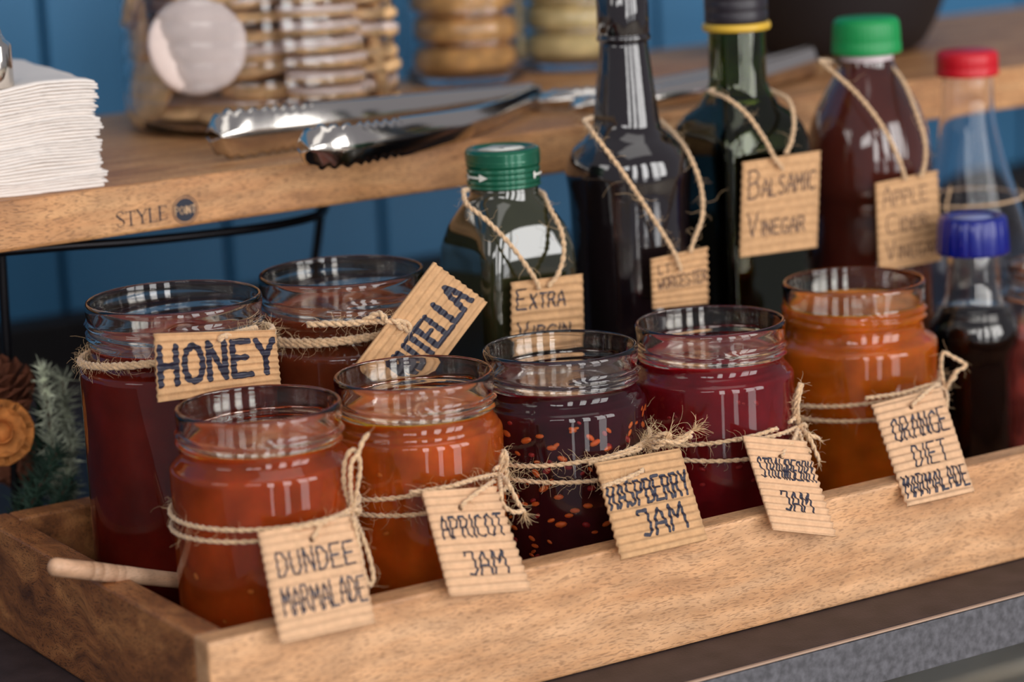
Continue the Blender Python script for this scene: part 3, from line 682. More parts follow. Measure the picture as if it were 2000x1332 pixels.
# apple cider vinegar: round brown bottle, bright green cap
b4X, b4Y = 1.0600, 1.281
c = 1675
def knurl(R_, hh, X, Y, z0, mat, t, n=60, amp=.0003, name='cap', taper=0):
    v, f = lathe_geo([(R_ * 1.0, 0), (R_ * 1.01, .001), (R_ * (1.0 - taper * .3), hh * .30), (R_ * (.985 - taper * .35), hh * .34), (R_ * (1 - taper * .5), hh * .38), (R_ * (.99 - taper), hh * .80), (R_ * (.96 - taper), hh * .93), (R_ * (.86 - taper), hh), (.001, hh)], n * 4, X, Y, z0,
                     disp=lambda a, i: amp * math.sin(a * n) if 1 <= i <= 5 else 0); add(name, v, f, mat, t)
def capD(t):
    z0 = zat(1676, 103, b4X, b4Y); z1 = zat(1672, 34, b4X, b4Y); knurl(.0208, z1 - z0, b4X, b4Y, z0, M_pgreen, t, 40, taper=.03)
    v, f = lathe_geo([(.0150, -.006), (.0160, -.005), (.0160, -.001), (.0150, 0)], 40, b4X, b4Y, z0); add('neck_ring', v, f, pbr('milky neck', (214, 196, 200), .3), t)
up_ = PX(b4X, b4Y, [(330, 122), (300, 123), (270, 120), (240, 112), (210, 100), (180, 84), (150, 66), (128, 54), (108, 50)], 1690)
pr = [(.030, 0), (.0368, .004), (.0378, .012), (.0376, .05), (.0362, .062), (.0376, .074), (.0378, .11), (.0364, up_[0][1] - .022), (.0382, up_[0][1] - .010)] + up_
bottle('cider_vinegar_bottle', 'round brown vinegar bottle with a bright green plastic cap', b4X, b4Y, smoothp(pr), capD, M_pet)

# clear bottle, red cap
b5X, b5Y = 1.1412, 1.282
def capE(t):
    z0 = zat(1892, 146, b5X, b5Y); z1 = zat(1891, 98, b5X, b5Y); knurl(.0192, z1 - z0, b5X, b5Y, z0, M_pred, t, 30, .00015, taper=.0)
up_ = PX(b5X, b5Y, [(480, 122), (440, 112), (400, 100), (350, 84), (300, 70), (250, 58), (210, 52), (160, 51), (140, 50)], 1900)
pr = [(.032, 0), (.0372, .004), (.0384, .012), (.0386, .05), (.0388, up_[0][1] - .02)] + up_
bottle('clear_bottle', 'empty clear cone-necked glass bottle with a red cap', b5X, b5Y, smoothp(pr), capE, pbr('clear bottle glass', (252, 252, 255), .02, trans=1, ior=1.3), fill=.03, fillmat=M_pet, wall=.0018)

# small soy style bottle, blue cap
b6X, b6Y = 1.0710, 1.2
def capF(t):
    z0 = zat(1894, 492, b6X, b6Y); z1 = zat(1892, 421, b6X, b6Y); hh = z1 - z0; R_ = .0218
    v, f = lathe_geo([(R_ * .97, 0), (R_, .001), (R_ * .96, hh * .6), (R_ * .92, hh * .93), (R_ * .86, hh), (R_ * .62, hh), (R_ * .58, hh - .0012), (.001, hh - .0012)], 144, b6X, b6Y, z0, disp=lambda a, i: -.0007 * max(0, math.cos(a * 18)) ** 2 if 1 <= i <= 3 else 0); add('cap', v, f, M_pblue, t)
    v, f = lathe_geo([(.0119, 0), (.0119, .0003), (.001, .0004)], 30, b6X, b6Y, z0 + hh - .0012); add('cap_disc', v, f, pbr('pale blue print', (150, 160, 205), .5), t)
up_ = PX(b6X, b6Y, [(705, 72), (688, 76), (668, 86), (648, 89), (628, 86), (608, 74), (592, 60), (575, 55), (540, 52), (505, 50), (485, 48)], 1903)
pr = [(.019, 0), (.0222, .003), (.0222, .010), (.0219, up_[0][1] - .01)] + up_
bottle('soy_sauce_bottle', 'small dark sauce bottle with a ribbed blue cap in the front row', b6X, b6Y, smoothp(pr), capF, M_glass, fill=zat(1900, 596, b6X, b6Y) - FZ, fillmat=M_black, wall=.0016)

# pink jar at the far right edge
pX, pY = at(2052, 600, Y=1.2).x, 1.2
t = thing('preserve_jar', 'glass jar of pale pink preserve cut off by the right edge', 'jar', (pX, pY, FZ))
zt = zat(2052, 510, pX, pY) - FZ
prof = jar_profile(.0300, .0270, zt, .008, .014, .020)
contents(t, 'preserve', pbr('pink preserve', (196, 96, 88), .35, sss=.5, sssc=.004, nscale=70, namt=.6, bscale=90, bump=.8), pX, pY, FZ, prof, .0022, zt, zt * .36)
jar_shell('glass', M_glass, t, pX, pY, FZ, prof, .0022, zt, .008, .014, 72)

# twines on the bottles
def neckring(X, Y, z, R_, a0=100, a1=260): return ring(X, Y, z, R_, a0, a1, n=12)
def bottle_twine(label, pts1, pts2, seed, back=None, fuzz=60):
    paths = [pts1, pts2] + ([back] if back else [])
    return twine(paths, label, fuzz, r=.00088, seed=seed, flen=.010)
bottle_twine('twine loop hanging from the olive oil bottle neck', [at(905, 372, Y=1.262), at(912, 398, Y=1.246), at(950, 430, Y=1.236), at(1000, 482, Y=1.231), at(1045, 545, Y=1.229), at(1052, 565, Y=1.2305)],
             [at(1062, 378, Y=1.262), at(1075, 408, Y=1.246), at(1096, 450, Y=1.236), at(1101, 495, Y=1.231), at(1090, 535, Y=1.229), at(1070, 560, Y=1.2305)], 11, back=[at(905, 372, Y=1.262), at(940, 368, Y=1.292), at(1030, 366, Y=1.292), at(1062, 378, Y=1.262)], fuzz=110)
bottle_twine('twine loop hanging from the black sauce bottle shoulders', [at(1140, 235, Y=1.265), at(1165, 268, Y=1.245), at(1215, 335, Y=1.237), at(1265, 410, Y=1.232), at(1312, 485, Y=1.2285), at(1330, 528, Y=1.2295)],
             [at(1318, 262, Y=1.275), at(1345, 300, Y=1.250), at(1368, 360, Y=1.240), at(1372, 420, Y=1.233), at(1355, 470, Y=1.230), at(1348, 492, Y=1.2295)], 12, back=[at(1140, 235, Y=1.265), at(1190, 222, Y=1.32), at(1270, 225, Y=1.32), at(1318, 262, Y=1.275)], fuzz=150)
bottle_twine('twine loop hanging from the balsamic vinegar bottle neck', [at(1384, 178, Y=1.272), at(1420, 192, Y=1.255), at(1460, 225, Y=1.245), at(1495, 275, Y=1.238), at(1512, 308, Y=1.2365), at(1528, 330, Y=1.2375)],
             [at(1508, 178, Y=1.275), at(1540, 195, Y=1.258), at(1551, 235, Y=1.246), at(1546, 275, Y=1.239), at(1535, 300, Y=1.237)], 13, back=[at(1384, 178, Y=1.272), at(1420, 172, Y=1.312), at(1480, 170, Y=1.312), at(1508, 178, Y=1.275)])
bottle_twine('twine loop hanging from the green capped vinegar bottle neck', [at(1600, 118, Y=1.27), at(1632, 145, Y=1.256), at(1680, 190, Y=1.243), at(1725, 250, Y=1.234), at(1755, 310, Y=1.231), at(1768, 350, Y=1.231)],
             [at(1730, 120, Y=1.275), at(1762, 155, Y=1.255), at(1788, 215, Y=1.240), at(1806, 275, Y=1.233), at(1806, 320, Y=1.231), at(1798, 345, Y=1.231)], 14, back=[at(1600, 118, Y=1.27), at(1640, 122, Y=1.302), at(1690, 122, Y=1.302), at(1730, 120, Y=1.275)], fuzz=30)
X5, Y5 = b5X, b5Y
zc = zat(1900, 385, X5, Y5)
twine([ring(X5, Y5, zc, .0345, 0, 360, tilt=.001), [ring(X5, Y5, zc, .0350, -32, -31, n=1)[0], ring(X5, Y5, zc + .012, .033, -28, -27, n=1)[0]], [ring(X5, Y5, zc, .0350, -32, -31, n=1)[0], ring(X5, Y5, zc - .012, .038, -28, -27, n=1)[0]]],
      'thin twine around the shoulders of the empty clear bottle', 40, r=.0005, seed=15)

# ------------------------------------------------------------------ honey dipper
d0 = Vector((.470, 1.1812, .0742)); d1 = Vector((.606, 1.1985, .0285)); dr = (d1 - d0).normalized()
t = thing('honey_dipper', 'pale turned wooden dipper handle resting on the tray end', 'utensil', d0)
L = (d1 - d0).length; pts = []; rads = []
prof = [(0, .0006), (.0004, .0024), (.0014, .0038), (.003, .0045), (.02, .0046)]
for g in (.0235, .029, .037, .0415): prof += [(g - .0006, .0046 - .0002 * (g > .03)), (g, .0041), (g + .0006, .0046 - .0002 * (g > .03))]
prof += [(.055, .0041), (L * .75, .0037), (L - .022, .0036)]
def spin(prof, a, d, n=20):
    up = d.orthogonal().normalized(); s = d.cross(up); vs = []; fs = []
    for q, rr in prof:
        for k in range(n): th = 2 * PI * k / n; vs.append(a + d * q + up * rr * math.cos(th) + s * rr * math.sin(th))
    for i in range(len(prof) - 1):
        for k in range(n): A = i * n + k; B = i * n + (k + 1) % n; fs.append([A, B, B + n, A + n])
    fs.append(list(range(n))[::-1]); fs.append([len(vs) - n + k for k in range(n)]); return vs, fs
v, f = spin(prof, d0, dr); add('handle', v, f, M_dip, t)
hp = []
for k in range(6): hp += [(L - .022 + .004 * k, .004), (L - .0215 + .004 * k, .0085 + .002 * math.sin(k)), (L - .0195 + .004 * k, .0085 + .002 * math.sin(k)), (L - .019 + .004 * k, .004)]
v, f = spin(hp, d0, dr); add('head', v, f, M_dip, t)

# ------------------------------------------------------------------ things on the shelf
# stack of napkins
nx, ny = at(200, 366, z=SZ).x, at(200, 366, z=SZ).y
ang = math.radians(-7); ex = Vector((-math.cos(ang), -math.sin(ang), 0)); ey = Vector((-math.sin(ang), math.cos(ang), 0)); org = Vector((nx, max(ny, SY0 + .004), SZ + .0003))
NN = 34; hstack = zat(192, 152, org.x, org.y) - SZ; th = hstack / NN
for k in range(NN):
    rd = random.Random(k); ox, oy = rd.uniform(-.0018, .0012) - (.0022 if 18 <= k <= 20 else 0) - (.002 if k < 5 else 0), rd.uniform(-.001, .001)
    n1, n2 = 30, 16; vs = []; fs = []
    W_, D_ = .155, .150
    for lay in range(2):
        for j in range(n2 + 1):
            for i in range(n1 + 1):
                u, v_ = i / n1 * W_, j / n2 * D_
                fe = math.exp(-u / .004) * .0009 * rd.uniform(-1, 1.6) ; ff = math.exp(-v_ / .004) * .0007 * rd.uniform(-1, 1)
                zc = k * th + (th * .93 if lay else 0.0004 * (k > 0)) + .0011 * noise.noise(Vector((u * 26, v_ * 26, k * .14))) * min(1, k / 4) * 1.2 - (k / NN) * .010 * max(0, (u - .03)) / W_ * 2.2 - (k / NN) ** 2 * .002 * math.exp(-u / .01)
                p = org + ex * (u + ox - fe * .9) + ey * (v_ + oy - ff) + Vector((0, 0, zc)); vs.append(p)
    m_ = (n1 + 1) * (n2 + 1); q = lambda i, j, l=0: l * m_ + j * (n1 + 1) + i
    for j in range(n2):
        for i in range(n1): fs.append([q(i, j, 1), q(i, j + 1, 1), q(i + 1, j + 1, 1), q(i + 1, j, 1)]); fs.append([q(i, j), q(i + 1, j), q(i + 1, j + 1), q(i, j + 1)])
    for i in range(n1): fs.append([q(i, 0), q(i, 0, 1), q(i + 1, 0, 1), q(i + 1, 0)]); fs.append([q(i, n2), q(i + 1, n2), q(i + 1, n2, 1), q(i, n2, 1)])
    for j in range(n2): fs.append([q(0, j), q(0, j + 1), q(0, j + 1, 1), q(0, j, 1)]); fs.append([q(n1, j), q(n1, j, 1), q(n1, j + 1, 1), q(n1, j + 1)])
    o = add('paper_napkin', vs, fs, M_paper)
    tag(o, 'white paper napkin on top of the stack at the shelf end' if k == NN - 1 else 'bottom white napkin of the stack lying on the shelf' if k == 0 else 'white paper napkin with a frayed edge within the shelf stack', 'napkin', 'stacked white napkins')
# chrome clip resting on the napkins
zt_ = SZ + hstack
wc = at(-14, 172, Y=org.y + .022); wc.z = at(-14, 176, Y=wc.y - .011).z
wc.z = min(wc.z, zt_ + .001)
t = thing('napkin_weight', 'polished metal napkin weight at the left frame edge', 'napkin holder', wc)
v, f = lathe_geo([(.0110, 0), (.0116, .0006), (.0116, .0222), (.0111, .0234), (.0090, .0250), (.0072, .0280), (.0060, .0330), (.0056, .0390), (.0070, .0440), (.0074, .0480), (.0050, .0520), (.001, .0530)], 64, wc.x, wc.y, wc.z)
add('body', v, f, M_steel, t)

# cookies and their jars
def cookie_mesh(name, R_, h, mat, icing=None, seed=0, chips=0):
    rd = random.Random(seed); wob = [rd.uniform(-1, 1) for _ in range(4)]
    d = lambda a, i: (R_ * .012 * (wob[0] * math.sin(2 * a) + wob[1] * math.sin(3 * a + 1) + wob[2] * math.sin(5 * a + wob[3])) if i < 7 else 0)
    v, f = lathe_geo([(R_ * .85, 0), (R_ * .98, h * .15), (R_, h * .4), (R_ * .97, h * .68), (R_ * .90, h * .84), (R_ * .6, h * .96), (.0006, h)], 40, disp=lambda a, i: d(a, i) if i < 6 else 0)
    me = bpy.data.meshes.new(name); me.from_pydata(v, [], f); me.materials.append(mat); me.polygons.foreach_set('use_smooth', [True] * len(f)); me.update()
    subs = []
    if icing:
        v, f = lathe_geo([(R_ * .99, h * .50), (R_ * 1.0, h * .80), (R_ * .90, h * 1.02), (R_ * .6, h * 1.07), (.0006, h * 1.08)], 40, disp=lambda a, i: d(a, i) if i < 4 else 0)
        m2 = bpy.data.meshes.new('icing'); m2.from_pydata(v, [], f); m2.materials.append(icing); m2.polygons.foreach_set('use_smooth', [True] * len(f)); m2.update(); subs.append(('icing', m2))
    for _ in range(chips):
        a, q = rd.uniform(0, 6.28), R_ * rd.uniform(.2, .95); hh = h * (.9 if q < R_ * .8 else .5)
        v, f = lathe_geo([(.002, -.001), (.0028, .0), (.0024, .0014), (.0005, .0018)], 8, q * math.cos(a), q * math.sin(a), hh)
        m2 = bpy.data.meshes.new('chocolate_chip'); m2.from_pydata(v, [], f); m2.materials.append(M_choc); subs.append(('chocolate_chip', m2))
    return me, subs
def place(me, subs, name, loc, nrm, label, group, roll=0):
    o = bpy.data.objects.new(name, me); C.objects.link(o)
    rot = Vector(nrm).normalized().to_track_quat('Z', 'Y').to_matrix().to_4x4()
    o.matrix_world = Matrix.Translation(loc) @ rot @ Matrix.Rotation(roll, 4, 'Z')
    tag(o, label, 'biscuit', group)
    for nm, m2 in subs: c_ = bpy.data.objects.new(nm, m2); C.objects.link(c_); c_.parent = o
    return o
def cookie_jar(label, X, Y, R_, H, ribs, nm='biscuit_jar'):
    t = thing(nm, label, 'jar', (X, Y, SZ)); z = .0; out = [(R_ * .86, .0008), (R_ * .9, .0004), (R_ * .97, .004), (R_, .012)]
    z = .012
    while z < H: z += .0016; out.append((R_ + (-.0013 * max(0, math.cos((z - ribs[0]) / ribs[1] * 2 * PI)) ** 3 if z > ribs[0] else 0), z))
    inn = [(r - .003, max(q, .006)) for r, q in out[::-1]]
    v, f = lathe_geo(out + inn, 96, X, Y, SZ); add('glass', v, f, M_glassb, t); return t
jc = at(515, 236, z=SZ); jX, jY = jc.x, jc.y; JR = .0860
cookie_jar('large ribbed glass jar of iced biscuits behind the tongs', jX, jY, JR, .20, (.022, .0125))
me1, s1 = cookie_mesh('biscuit', .0300, .0085, M_cook, M_icing, 1); me2, s2 = cookie_mesh('biscuit', .029, .0085, M_cook, None, 2)
me3, s3 = cookie_mesh('biscuit', .0245, .0075, M_cook, M_icing, 3)
tc = (CAM - jc).normalized(); hd = Vector((tc.x, tc.y, 0)).normalized(); rt = Vector((-hd.y, hd.x, 0))
rt = rt if rt.dot(RT) > 0 else -rt
def inj(a, b, z): return jc + rt * a + hd * b + Vector((0, 0, z))
GB = 'iced biscuits in the large jar'
place(me1, s1, 'iced_biscuit', inj(-.037, .0660 - .0085, .0545), hd + Vector((0, 0, .25)), 'large round biscuit showing its full pale iced face to the front', GB)
place(me1, s1, 'iced_biscuit', inj(-.052, .030, .115), hd - rt * .5 + Vector((0, 0, -.15)), 'tilted iced biscuit above the face-on round one', GB, 1)
place(me2, s2, 'plain_biscuit', inj(-.064, .022, .030), -rt * .8 + hd * .4 + Vector((0, 0, .35)), 'plain biscuit leaning on the left glass of the large jar', GB, 2)
place(me2, s2, 'plain_biscuit', inj(-.012, .045, .0072), (0, 0, 1), 'flat plain biscuit on the jar floor below the face-on one', GB, .4)
place(me2, s2, 'plain_biscuit', inj(-.045, .022, .0075), (.05, 0, 1), 'plain biscuit low at the back left of the jar floor', GB, 1.4)
for k in range(5):
    place(me3, s3, 'iced_biscuit', inj(.040 + .002 * math.sin(k * 3), .046, .0085 + .0098 * k), (0.03 * math.sin(k), .02, 1), ('lowest', 'second', 'third', 'fourth', 'fifth')[k] + ' biscuit up in the front pile of the large jar', GB, k)
for k in range(7):
    place(me3, s3, 'iced_biscuit', inj(.038 - .002 * math.sin(k * 2), .047 - .004 * (k % 2), .0582 + .0100 * k), (.04 * math.sin(k * 2), .03, 1), ('sixth', 'seventh', 'eighth', 'ninth', 'tenth', 'eleventh', 'twelfth')[k] + ' biscuit up in the front pile of the large jar', GB, k * 2)
rd = random.Random(21); kk = 0
for (a, b) in ((-.046, -.030), (-.002, -.050), (.044, -.034), (0.0, .004), (-.020, -.010), (.062, .012)):
    for lev in range(9):
        if (a, b) == (-.020, -.010) and lev % 2: continue
        z = .008 + lev * .0108 + rd.uniform(0, .001)
        place(me2 if kk % 3 else me1, s2 if kk % 3 else s1, 'plain_biscuit', inj(a * (.93 if a > .06 else 1) + rd.uniform(-.003, .003), b + rd.uniform(-.003, .003), z), (rd.uniform(-.08, .08), rd.uniform(-.08, .08), 1), 'biscuit in the packed piles at the back of the large jar', 'biscuits at the back of the large jar', kk); kk += 1
for k, (a, b, z, n_) in enumerate(((.068, .010, .035, rt * 1 + Vector((0, 0, .1))), (.070, .004, .088, rt * 1 - Vector((0, 0, .1))), (-.068, .012, .090, -rt + Vector((0, 0, .3))))):
    place(me2, s2, 'plain_biscuit', inj(a, b, z), n_, ('upright plain biscuit against the right glass, low', 'upright plain biscuit against the right glass, high', 'plain biscuit leaning high against the left glass')[k], GB, k)
place(me2, s2, 'plain_biscuit', inj(-.072, -.004, .062), -rt + hd * .2, 'upright plain biscuit against the left glass, halfway up', GB, 3)
place(me1, s1, 'iced_biscuit', inj(-.060, -.022, .098), -rt * .7 + hd * .5, 'iced biscuit standing against the left glass near the top', GB, 1)
place(me2, s2, 'plain_biscuit', inj(-.030, .020, .098), hd + Vector((0, 0, .6)), 'plain biscuit leaning back above the face-on one', GB, 2)
# second and third jar
for q_, (cx, cy, mat, lab, lab2, rr) in enumerate(((912, 158, M_cookd, 'smaller glass jar of flat golden biscuits with dark chips', 'golden biscuit with a dark chip in the middle jar pile', .0360), (1128, 130, M_cookp, 'glass jar of pale yellow biscuits partly behind the black bottle', 'pale yellow biscuit in the pile behind the black bottle', .0370))):
    c_ = at(cx, cy, z=SZ); cookie_jar(lab, c_.x, c_.y, .0418 if q_ == 0 else .043, .14, (.030, .012))
    me, s_ = cookie_mesh('biscuit', rr, .0195, mat, None, 5 + q_, 3 if q_ == 0 else 0)
    ords = ('lowest', 'second', 'third', 'fourth', 'fifth', 'sixth')
    for k in range(5):
        place(me, s_, 'round_biscuit', c_ + Vector((.0015 * math.sin(k * 2.1), .0015 * math.cos(k), .0078 + .0205 * k)), (.03 * math.sin(k * 1.7), .03 * math.cos(k * 2), 1), ords[k] + ' ' + lab2, ('golden biscuits in the middle jar', 'pale biscuits in the third jar')[q_], k * 1.3)

# tongs
def arm(mb, path, hw, depth, scal, side, n=46, thick=.0008, twist=None):
    """channel-shaped arm standing on edge: hw(u) half height, scalloped edge for u < scal"""
    P = catmull(path, .004); P2 = []; n = 240
    tot = len(P) - 1
    for i in range(n + 1):
        x_ = i / n * tot; j = min(int(x_), tot - 1); P2.append(P[j].lerp(P[j + 1], x_ - j))
    rows = []; m = 10
    for i, p in enumerate(P2):
        u = i / n; tg = (P2[min(i + 1, n)] - P2[max(i - 1, 0)]).normalized(); z = Vector((0, 0, 1)); z = (z - tg * z.dot(tg)).normalized(); o_ = tg.cross(z).normalized()
        if o_.dot(FW) > 0: o_ = -o_
        o_ = o_ * side; tw = twist(u) if twist else 0; zz_, oo = z * math.cos(tw) + o_ * math.sin(tw), o_ * math.cos(tw) - z * math.sin(tw)
        h = hw(u); end = math.sqrt(max(0, 1 - (1 - min(1, u / .045)) ** 2)) if u < .045 else 1
        row = []
        for k in range(m + 1):
            s = -1 + 2 * k / m
            hh = h * max(.25, end); sc_ = 0
            if u < scal and abs(s) == 1: sc_ = .0026 * (.5 + .5 * math.cos(i * 2 * PI / 7))
            cup = -.010 * max(0, 1 - u / .10) ** 2
            row.append(p + zz_ * (s * (hh - sc_)) + oo * (depth(u) * (1 - abs(s) ** 1.4) + cup * abs(s)))
        rows.append(row)
    vs = []; fs = []
    for row in rows: vs += row
    w_ = m + 1
    for i in range(n):
        for k in range(m): fs.append([i * w_ + k, i * w_ + k + 1, (i + 1) * w_ + k + 1, (i + 1) * w_ + k])
    mb.put(vs, fs)
def tongs(label, pA, pB, hinge, hwA, scale=1, name='serving_tongs'):
    t = thing(name, label, 'tongs', hinge)
    for i, p_ in enumerate((pA, pB)):
        mb = MB(); arm(mb, p_, hwA[i], lambda u: .0045 * scale * (1 - .4 * u), .26, 1 if i == 0 else 1)
        o = mb.build('arm', M_steel, t); md = o.modifiers.new('thickness', 'SOLIDIFY'); md.thickness = .0009
    v, f = lathe_geo([(.0048, 0), (.0058, .001), (.0058, .013), (.0048, .014)], 24, hinge[0], hinge[1], SZ + .0012); add('hinge', v, f, M_steel, t)
    return t
zb_ = SZ + .0135
H1 = at(1040, 187, z=SZ + .009)
tongs('shiny serving tongs with scalloped tips lying on the shelf edge',
      [at(424, 266, z=SZ + .0158), at(520, 254, z=SZ + .0152), at(700, 233, z=SZ + .0138), at(880, 207, z=SZ + .0115), H1],
      [at(598, 290, z=SZ + .0135), at(700, 280, z=SZ + .0125), at(860, 252, z=SZ + .0105), at(960, 226, z=SZ + .0095), H1 + Vector((0, -.004, 0))], H1,
      (lambda u: .0150 - .0070 * min(1, u / .9), lambda u: .0130 - .0062 * min(1, u / .8)))
H2 = at(1578, 118, z=SZ + .012)
tongs('second serving tongs lying behind the bottle necks, hinge to the right',
      [at(1052, 196, z=SZ + .008), at(1200, 186, z=SZ + .009), at(1340, 166, z=SZ + .010), at(1470, 142, z=SZ + .011), H2],
      [at(1120, 208, z=SZ + .008), at(1240, 196, z=SZ + .009), at(1360, 176, z=SZ + .010), at(1480, 150, z=SZ + .011), H2 + Vector((0, -.005, 0))], H2,
      (lambda u: .0058 + .004 * u, lambda u: .0058 + .004 * u))

# black bowl
bc = at(1705, 116, z=SZ) + Vector((.02, .06, 0)); zb1 = .13
bw = thing('serving_bowl', 'large black bowl on the shelf behind the green cap', 'bowl', (bc.x, bc.y, SZ))
kk_ = ppm(bc)
out = [(.030, 0), (.052, .0005), (.060, .006), (.068, .020), (.076, .040), (.086, .065), (.094, .09), (.098, .115)]
v, f = lathe_geo(out + [(r - .004, z + .003) for r, z in out[::-1]], 72, bc.x, bc.y, SZ + .0002); add('bowl', v, f, M_bowl, bw)

# ------------------------------------------------------------------ maker's print on the shelf edge
mb = MB(); YF = SY0 - .0003
def flat(px, py): return at(px, py, Y=YF)
def letter(strokes, x, y, w_, h_, sl, wd, mbx=mb, Yf=YF):
    a = at(x, y, Y=Yf); k = 1 / ppm(a) / .85; 
    for st, q_ in strokes:
        pts = [(px * w_ * k, -py * h_ / ppm(a)) for px, py in st]
        S = lambda u, v: Vector((a.x + u, Yf, a.z - v)); stroke(mbx, S, pts, 1, 1, wd * q_, .2)
thick, thin = 1.0, .45
SER = {'S': [([(.5, .82), (.35, 1), (.1, .95), (.02, .75)], thin), ([(.02, .75), (.2, .55), (.42, .4), (.5, .22)], thick), ([(.5, .22), (.38, .02), (.12, 0), (0, .2)], thin)],
 'T': [([(0, .85), (0, 1), (.6, 1), (.6, .85)], thin), ([(.3, 1), (.3, 0)], thick), ([(.18, 0), (.42, 0)], thin)],
 'Y': [([(0, 1), (.3, .5)], thick), ([(.6, 1), (.3, .5)], thin), ([(.3, .5), (.3, 0)], thick), ([(.18, 0), (.42, 0)], thin), ([(-.08, 1), (.1, 1)], thin), ([(.5, 1), (.68, 1)], thin)],
 'L': [([(.08, 1), (.08, 0)], thick), ([(-.02, 1), (.2, 1)], thin), ([(-.02, 0), (.5, 0), (.54, .18)], thin)],
 'E': [([(.08, 1), (.08, 0)], thick), ([(-.02, 1), (.5, 1), (.52, .84)], thin), ([(.08, .52), (.38, .52)], thin), ([(-.02, 0), (.5, 0), (.54, .18)], thin)]}
for ch, x, y in (('S', 229, 444), ('T', 248, 441), ('Y', 270, 437), ('L', 292, 434), ('E', 311, 430)):
    letter(SER[ch], x, y, 27, 27 if ch != 'S' else 30, 0, .0009)
o = mb.build('printed_name', M_logo, sh, False)
cc = at(362, 410, Y=YF); rr = 25.5 / ppm(cc)
v = []; f = []
n = 48
for k in range(n):
    a = 2 * PI * k / n
    for r_ in (rr * 1.08, rr * 1.02): v.append(Vector((cc.x + r_ * math.cos(a), YF, cc.z + r_ * math.sin(a))))
for k in range(n): f.append([2 * k, 2 * ((k + 1) % n), 2 * ((k + 1) % n) + 1, 2 * k + 1])
v.append(Vector((cc.x, YF, cc.z))); c0 = len(v) - 1
for k in range(n): a = 2 * PI * k / n; v.append(Vector((cc.x + rr * .90 * math.cos(a), YF, cc.z + rr * .90 * math.sin(a))))
for k in range(n): f.append([c0, c0 + 1 + k, c0 + 1 + (k + 1) % n])
add('round_print', v, f, M_logo, sh, False)
mb2 = MB(); Y2 = YF - .0002
S = lambda u, v: Vector((cc.x + u, Y2, cc.z - v))
write(mb2, S, 1, 1, 'POINT', -rr * .84, rr * .84, -rr * .30, rr * .30, .00048)
mb2.build('circle_lettering', M_logot, sh, False)

# ------------------------------------------------------------------ winter greenery behind the tray at left
def sprig(label, base, tip, n, ln, mat, seed, spread=.7, group='pine sprigs behind the tray'):
    rd = random.Random(seed); base, tip = Vector(base), Vector(tip); t = thing('pine_sprig', label, 'greenery', base, group)
    mb = MB(); mb.put(*tube_geo([base, base.lerp(tip, .5) + Vector((0, 0, .002)), tip], .0011, 6)); mb.build('twig', M_stem, t)
    nm = MB(); d = (tip - base).normalized()
    for _ in range(n):
        p = base.lerp(tip, rd.random()); q = (d * rd.uniform(.3, 1) + Vector((rd.gauss(0, spread), rd.gauss(0, spread), rd.gauss(0, spread)))).normalized() * ln * rd.uniform(.5, 1.1)
        s = q.orthogonal().normalized() * .0008; e = q.cross(s).normalized() * .0008
        nm.put([p + s, p - s * .5 + e, p - s * .5 - e, p + q], [[0, 1, 3], [1, 2, 3], [2, 0, 3]])
    o = nm.build('needles', mat, t, False); tag(o, kind='stuff'); return t
YB = 1.395
def gp(x, y, Y): p = at(x, y, Y=Y); p.z = max(p.z, .006); return p
def gb(x, y, Y): p = at(x, y, Y=Y); p.z = .003; return p
sprig('upright frosted pale green sprig left of the honey jar', gb(110, 860, YB), gp(84, 722, YB - .01), 520, .0125, M_frost, 1)
sprig('frosted sprig against the honey jar side', gb(130, 930, YB), gp(122, 740, YB), 620, .0125, M_frost, 2)
sprig('drooping frosted sprig low beside the honey jar', gb(95, 930, YB - .015), gp(140, 850, YB - .01), 420, .012, M_frost, 3)
sprig('dark green sprig lying level at the bottom left', gb(-40, 915, YB - .02), gp(110, 885, YB - .02), 420, .013, M_needle, 4)
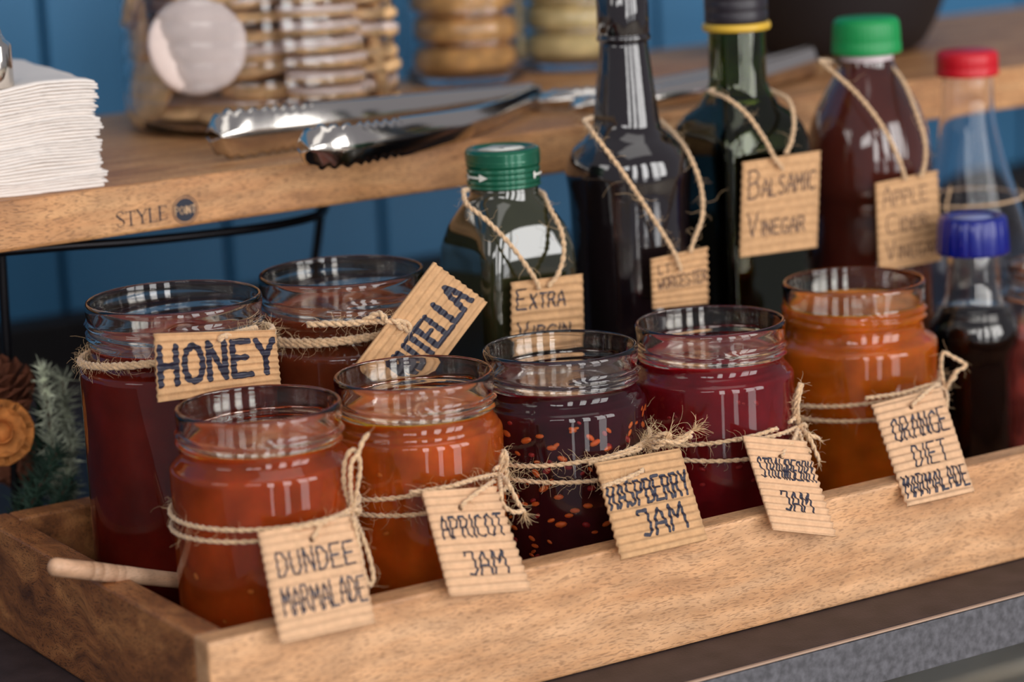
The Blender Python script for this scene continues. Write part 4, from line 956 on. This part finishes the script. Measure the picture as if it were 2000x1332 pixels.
sprig('dark green sprig lowest behind the tray end', gb(-40, 965, YB - .02), gp(140, 940, YB - .02), 460, .013, M_needle, 5)
sprig('dark green sprig rising behind the frosted twigs', gb(150, 960, YB + .01), gp(60, 850, YB + .005), 420, .013, M_needle, 7)
sprig('dark green sprig crossing under the orange-brown cone', gb(-60, 960, YB + .01), gp(90, 905, YB - .005), 420, .013, M_needle, 8)
sprig('dark green sprig between cones and frosted twigs', gb(40, 880, YB + .01), gp(80, 790, YB + .01), 260, .013, M_needle, 6)
def cone(label, c, ax, R_, L_, mat, seed, rows=9, name='pine_cone'):
    rd = random.Random(seed); t = thing(name, label, 'pine cone', c); ax = Vector(ax).normalized(); up = ax.orthogonal().normalized(); s = ax.cross(up)
    mb = MB(); mb.put(*tube_geo([Vector(c) - ax * L_ * .45, Vector(c), Vector(c) + ax * L_ * .45], R_ * .35, 8)); mb.build('core', mat, t)
    for i in range(rows):
        u = i / (rows - 1); rr_ = R_ * math.sin(PI * (.15 + .75 * u)) ; nn = 8
        for k in range(nn):
            a = 2 * PI * (k + .5 * (i % 2)) / nn + .1; out = up * math.cos(a) + s * math.sin(a); tan = ax.cross(out); p = Vector(c) + ax * (u - .5) * L_ * .9
            tipp = p + out * rr_ + ax * L_ * .13; w_ = R_ * .30
            vs = [p + out * R_ * .3 - tan * w_ * .4, p + out * R_ * .3 + tan * w_ * .4, tipp + tan * w_, tipp - tan * w_, tipp + out * .001 + ax * .003, p + out * R_ * .4 - ax * .002]
            fs = [[0, 1, 2, 3], [3, 2, 4], [0, 3, 5], [1, 5, 2], [5, 3, 4], [5, 4, 2]]
            add('scale', vs, fs, mat, t, False)
    return t
cone('brown pine cone with open scales behind the tray end', gp(8, 772, YB + .005), (-.4, 0, 1), .019, .036, M_cone, 1)
cone('orange-brown dried cone below the darker pine cone', gp(0, 845, YB - .01), (-.3, -.9, .25), .018, .026, M_cone2, 2, rows=6, name='dried_cone')
cone('dark cone resting on the counter among the sprigs', gp(30, 905, YB + .035), (1, .2, .1), .016, .034, M_cone, 3, rows=7)
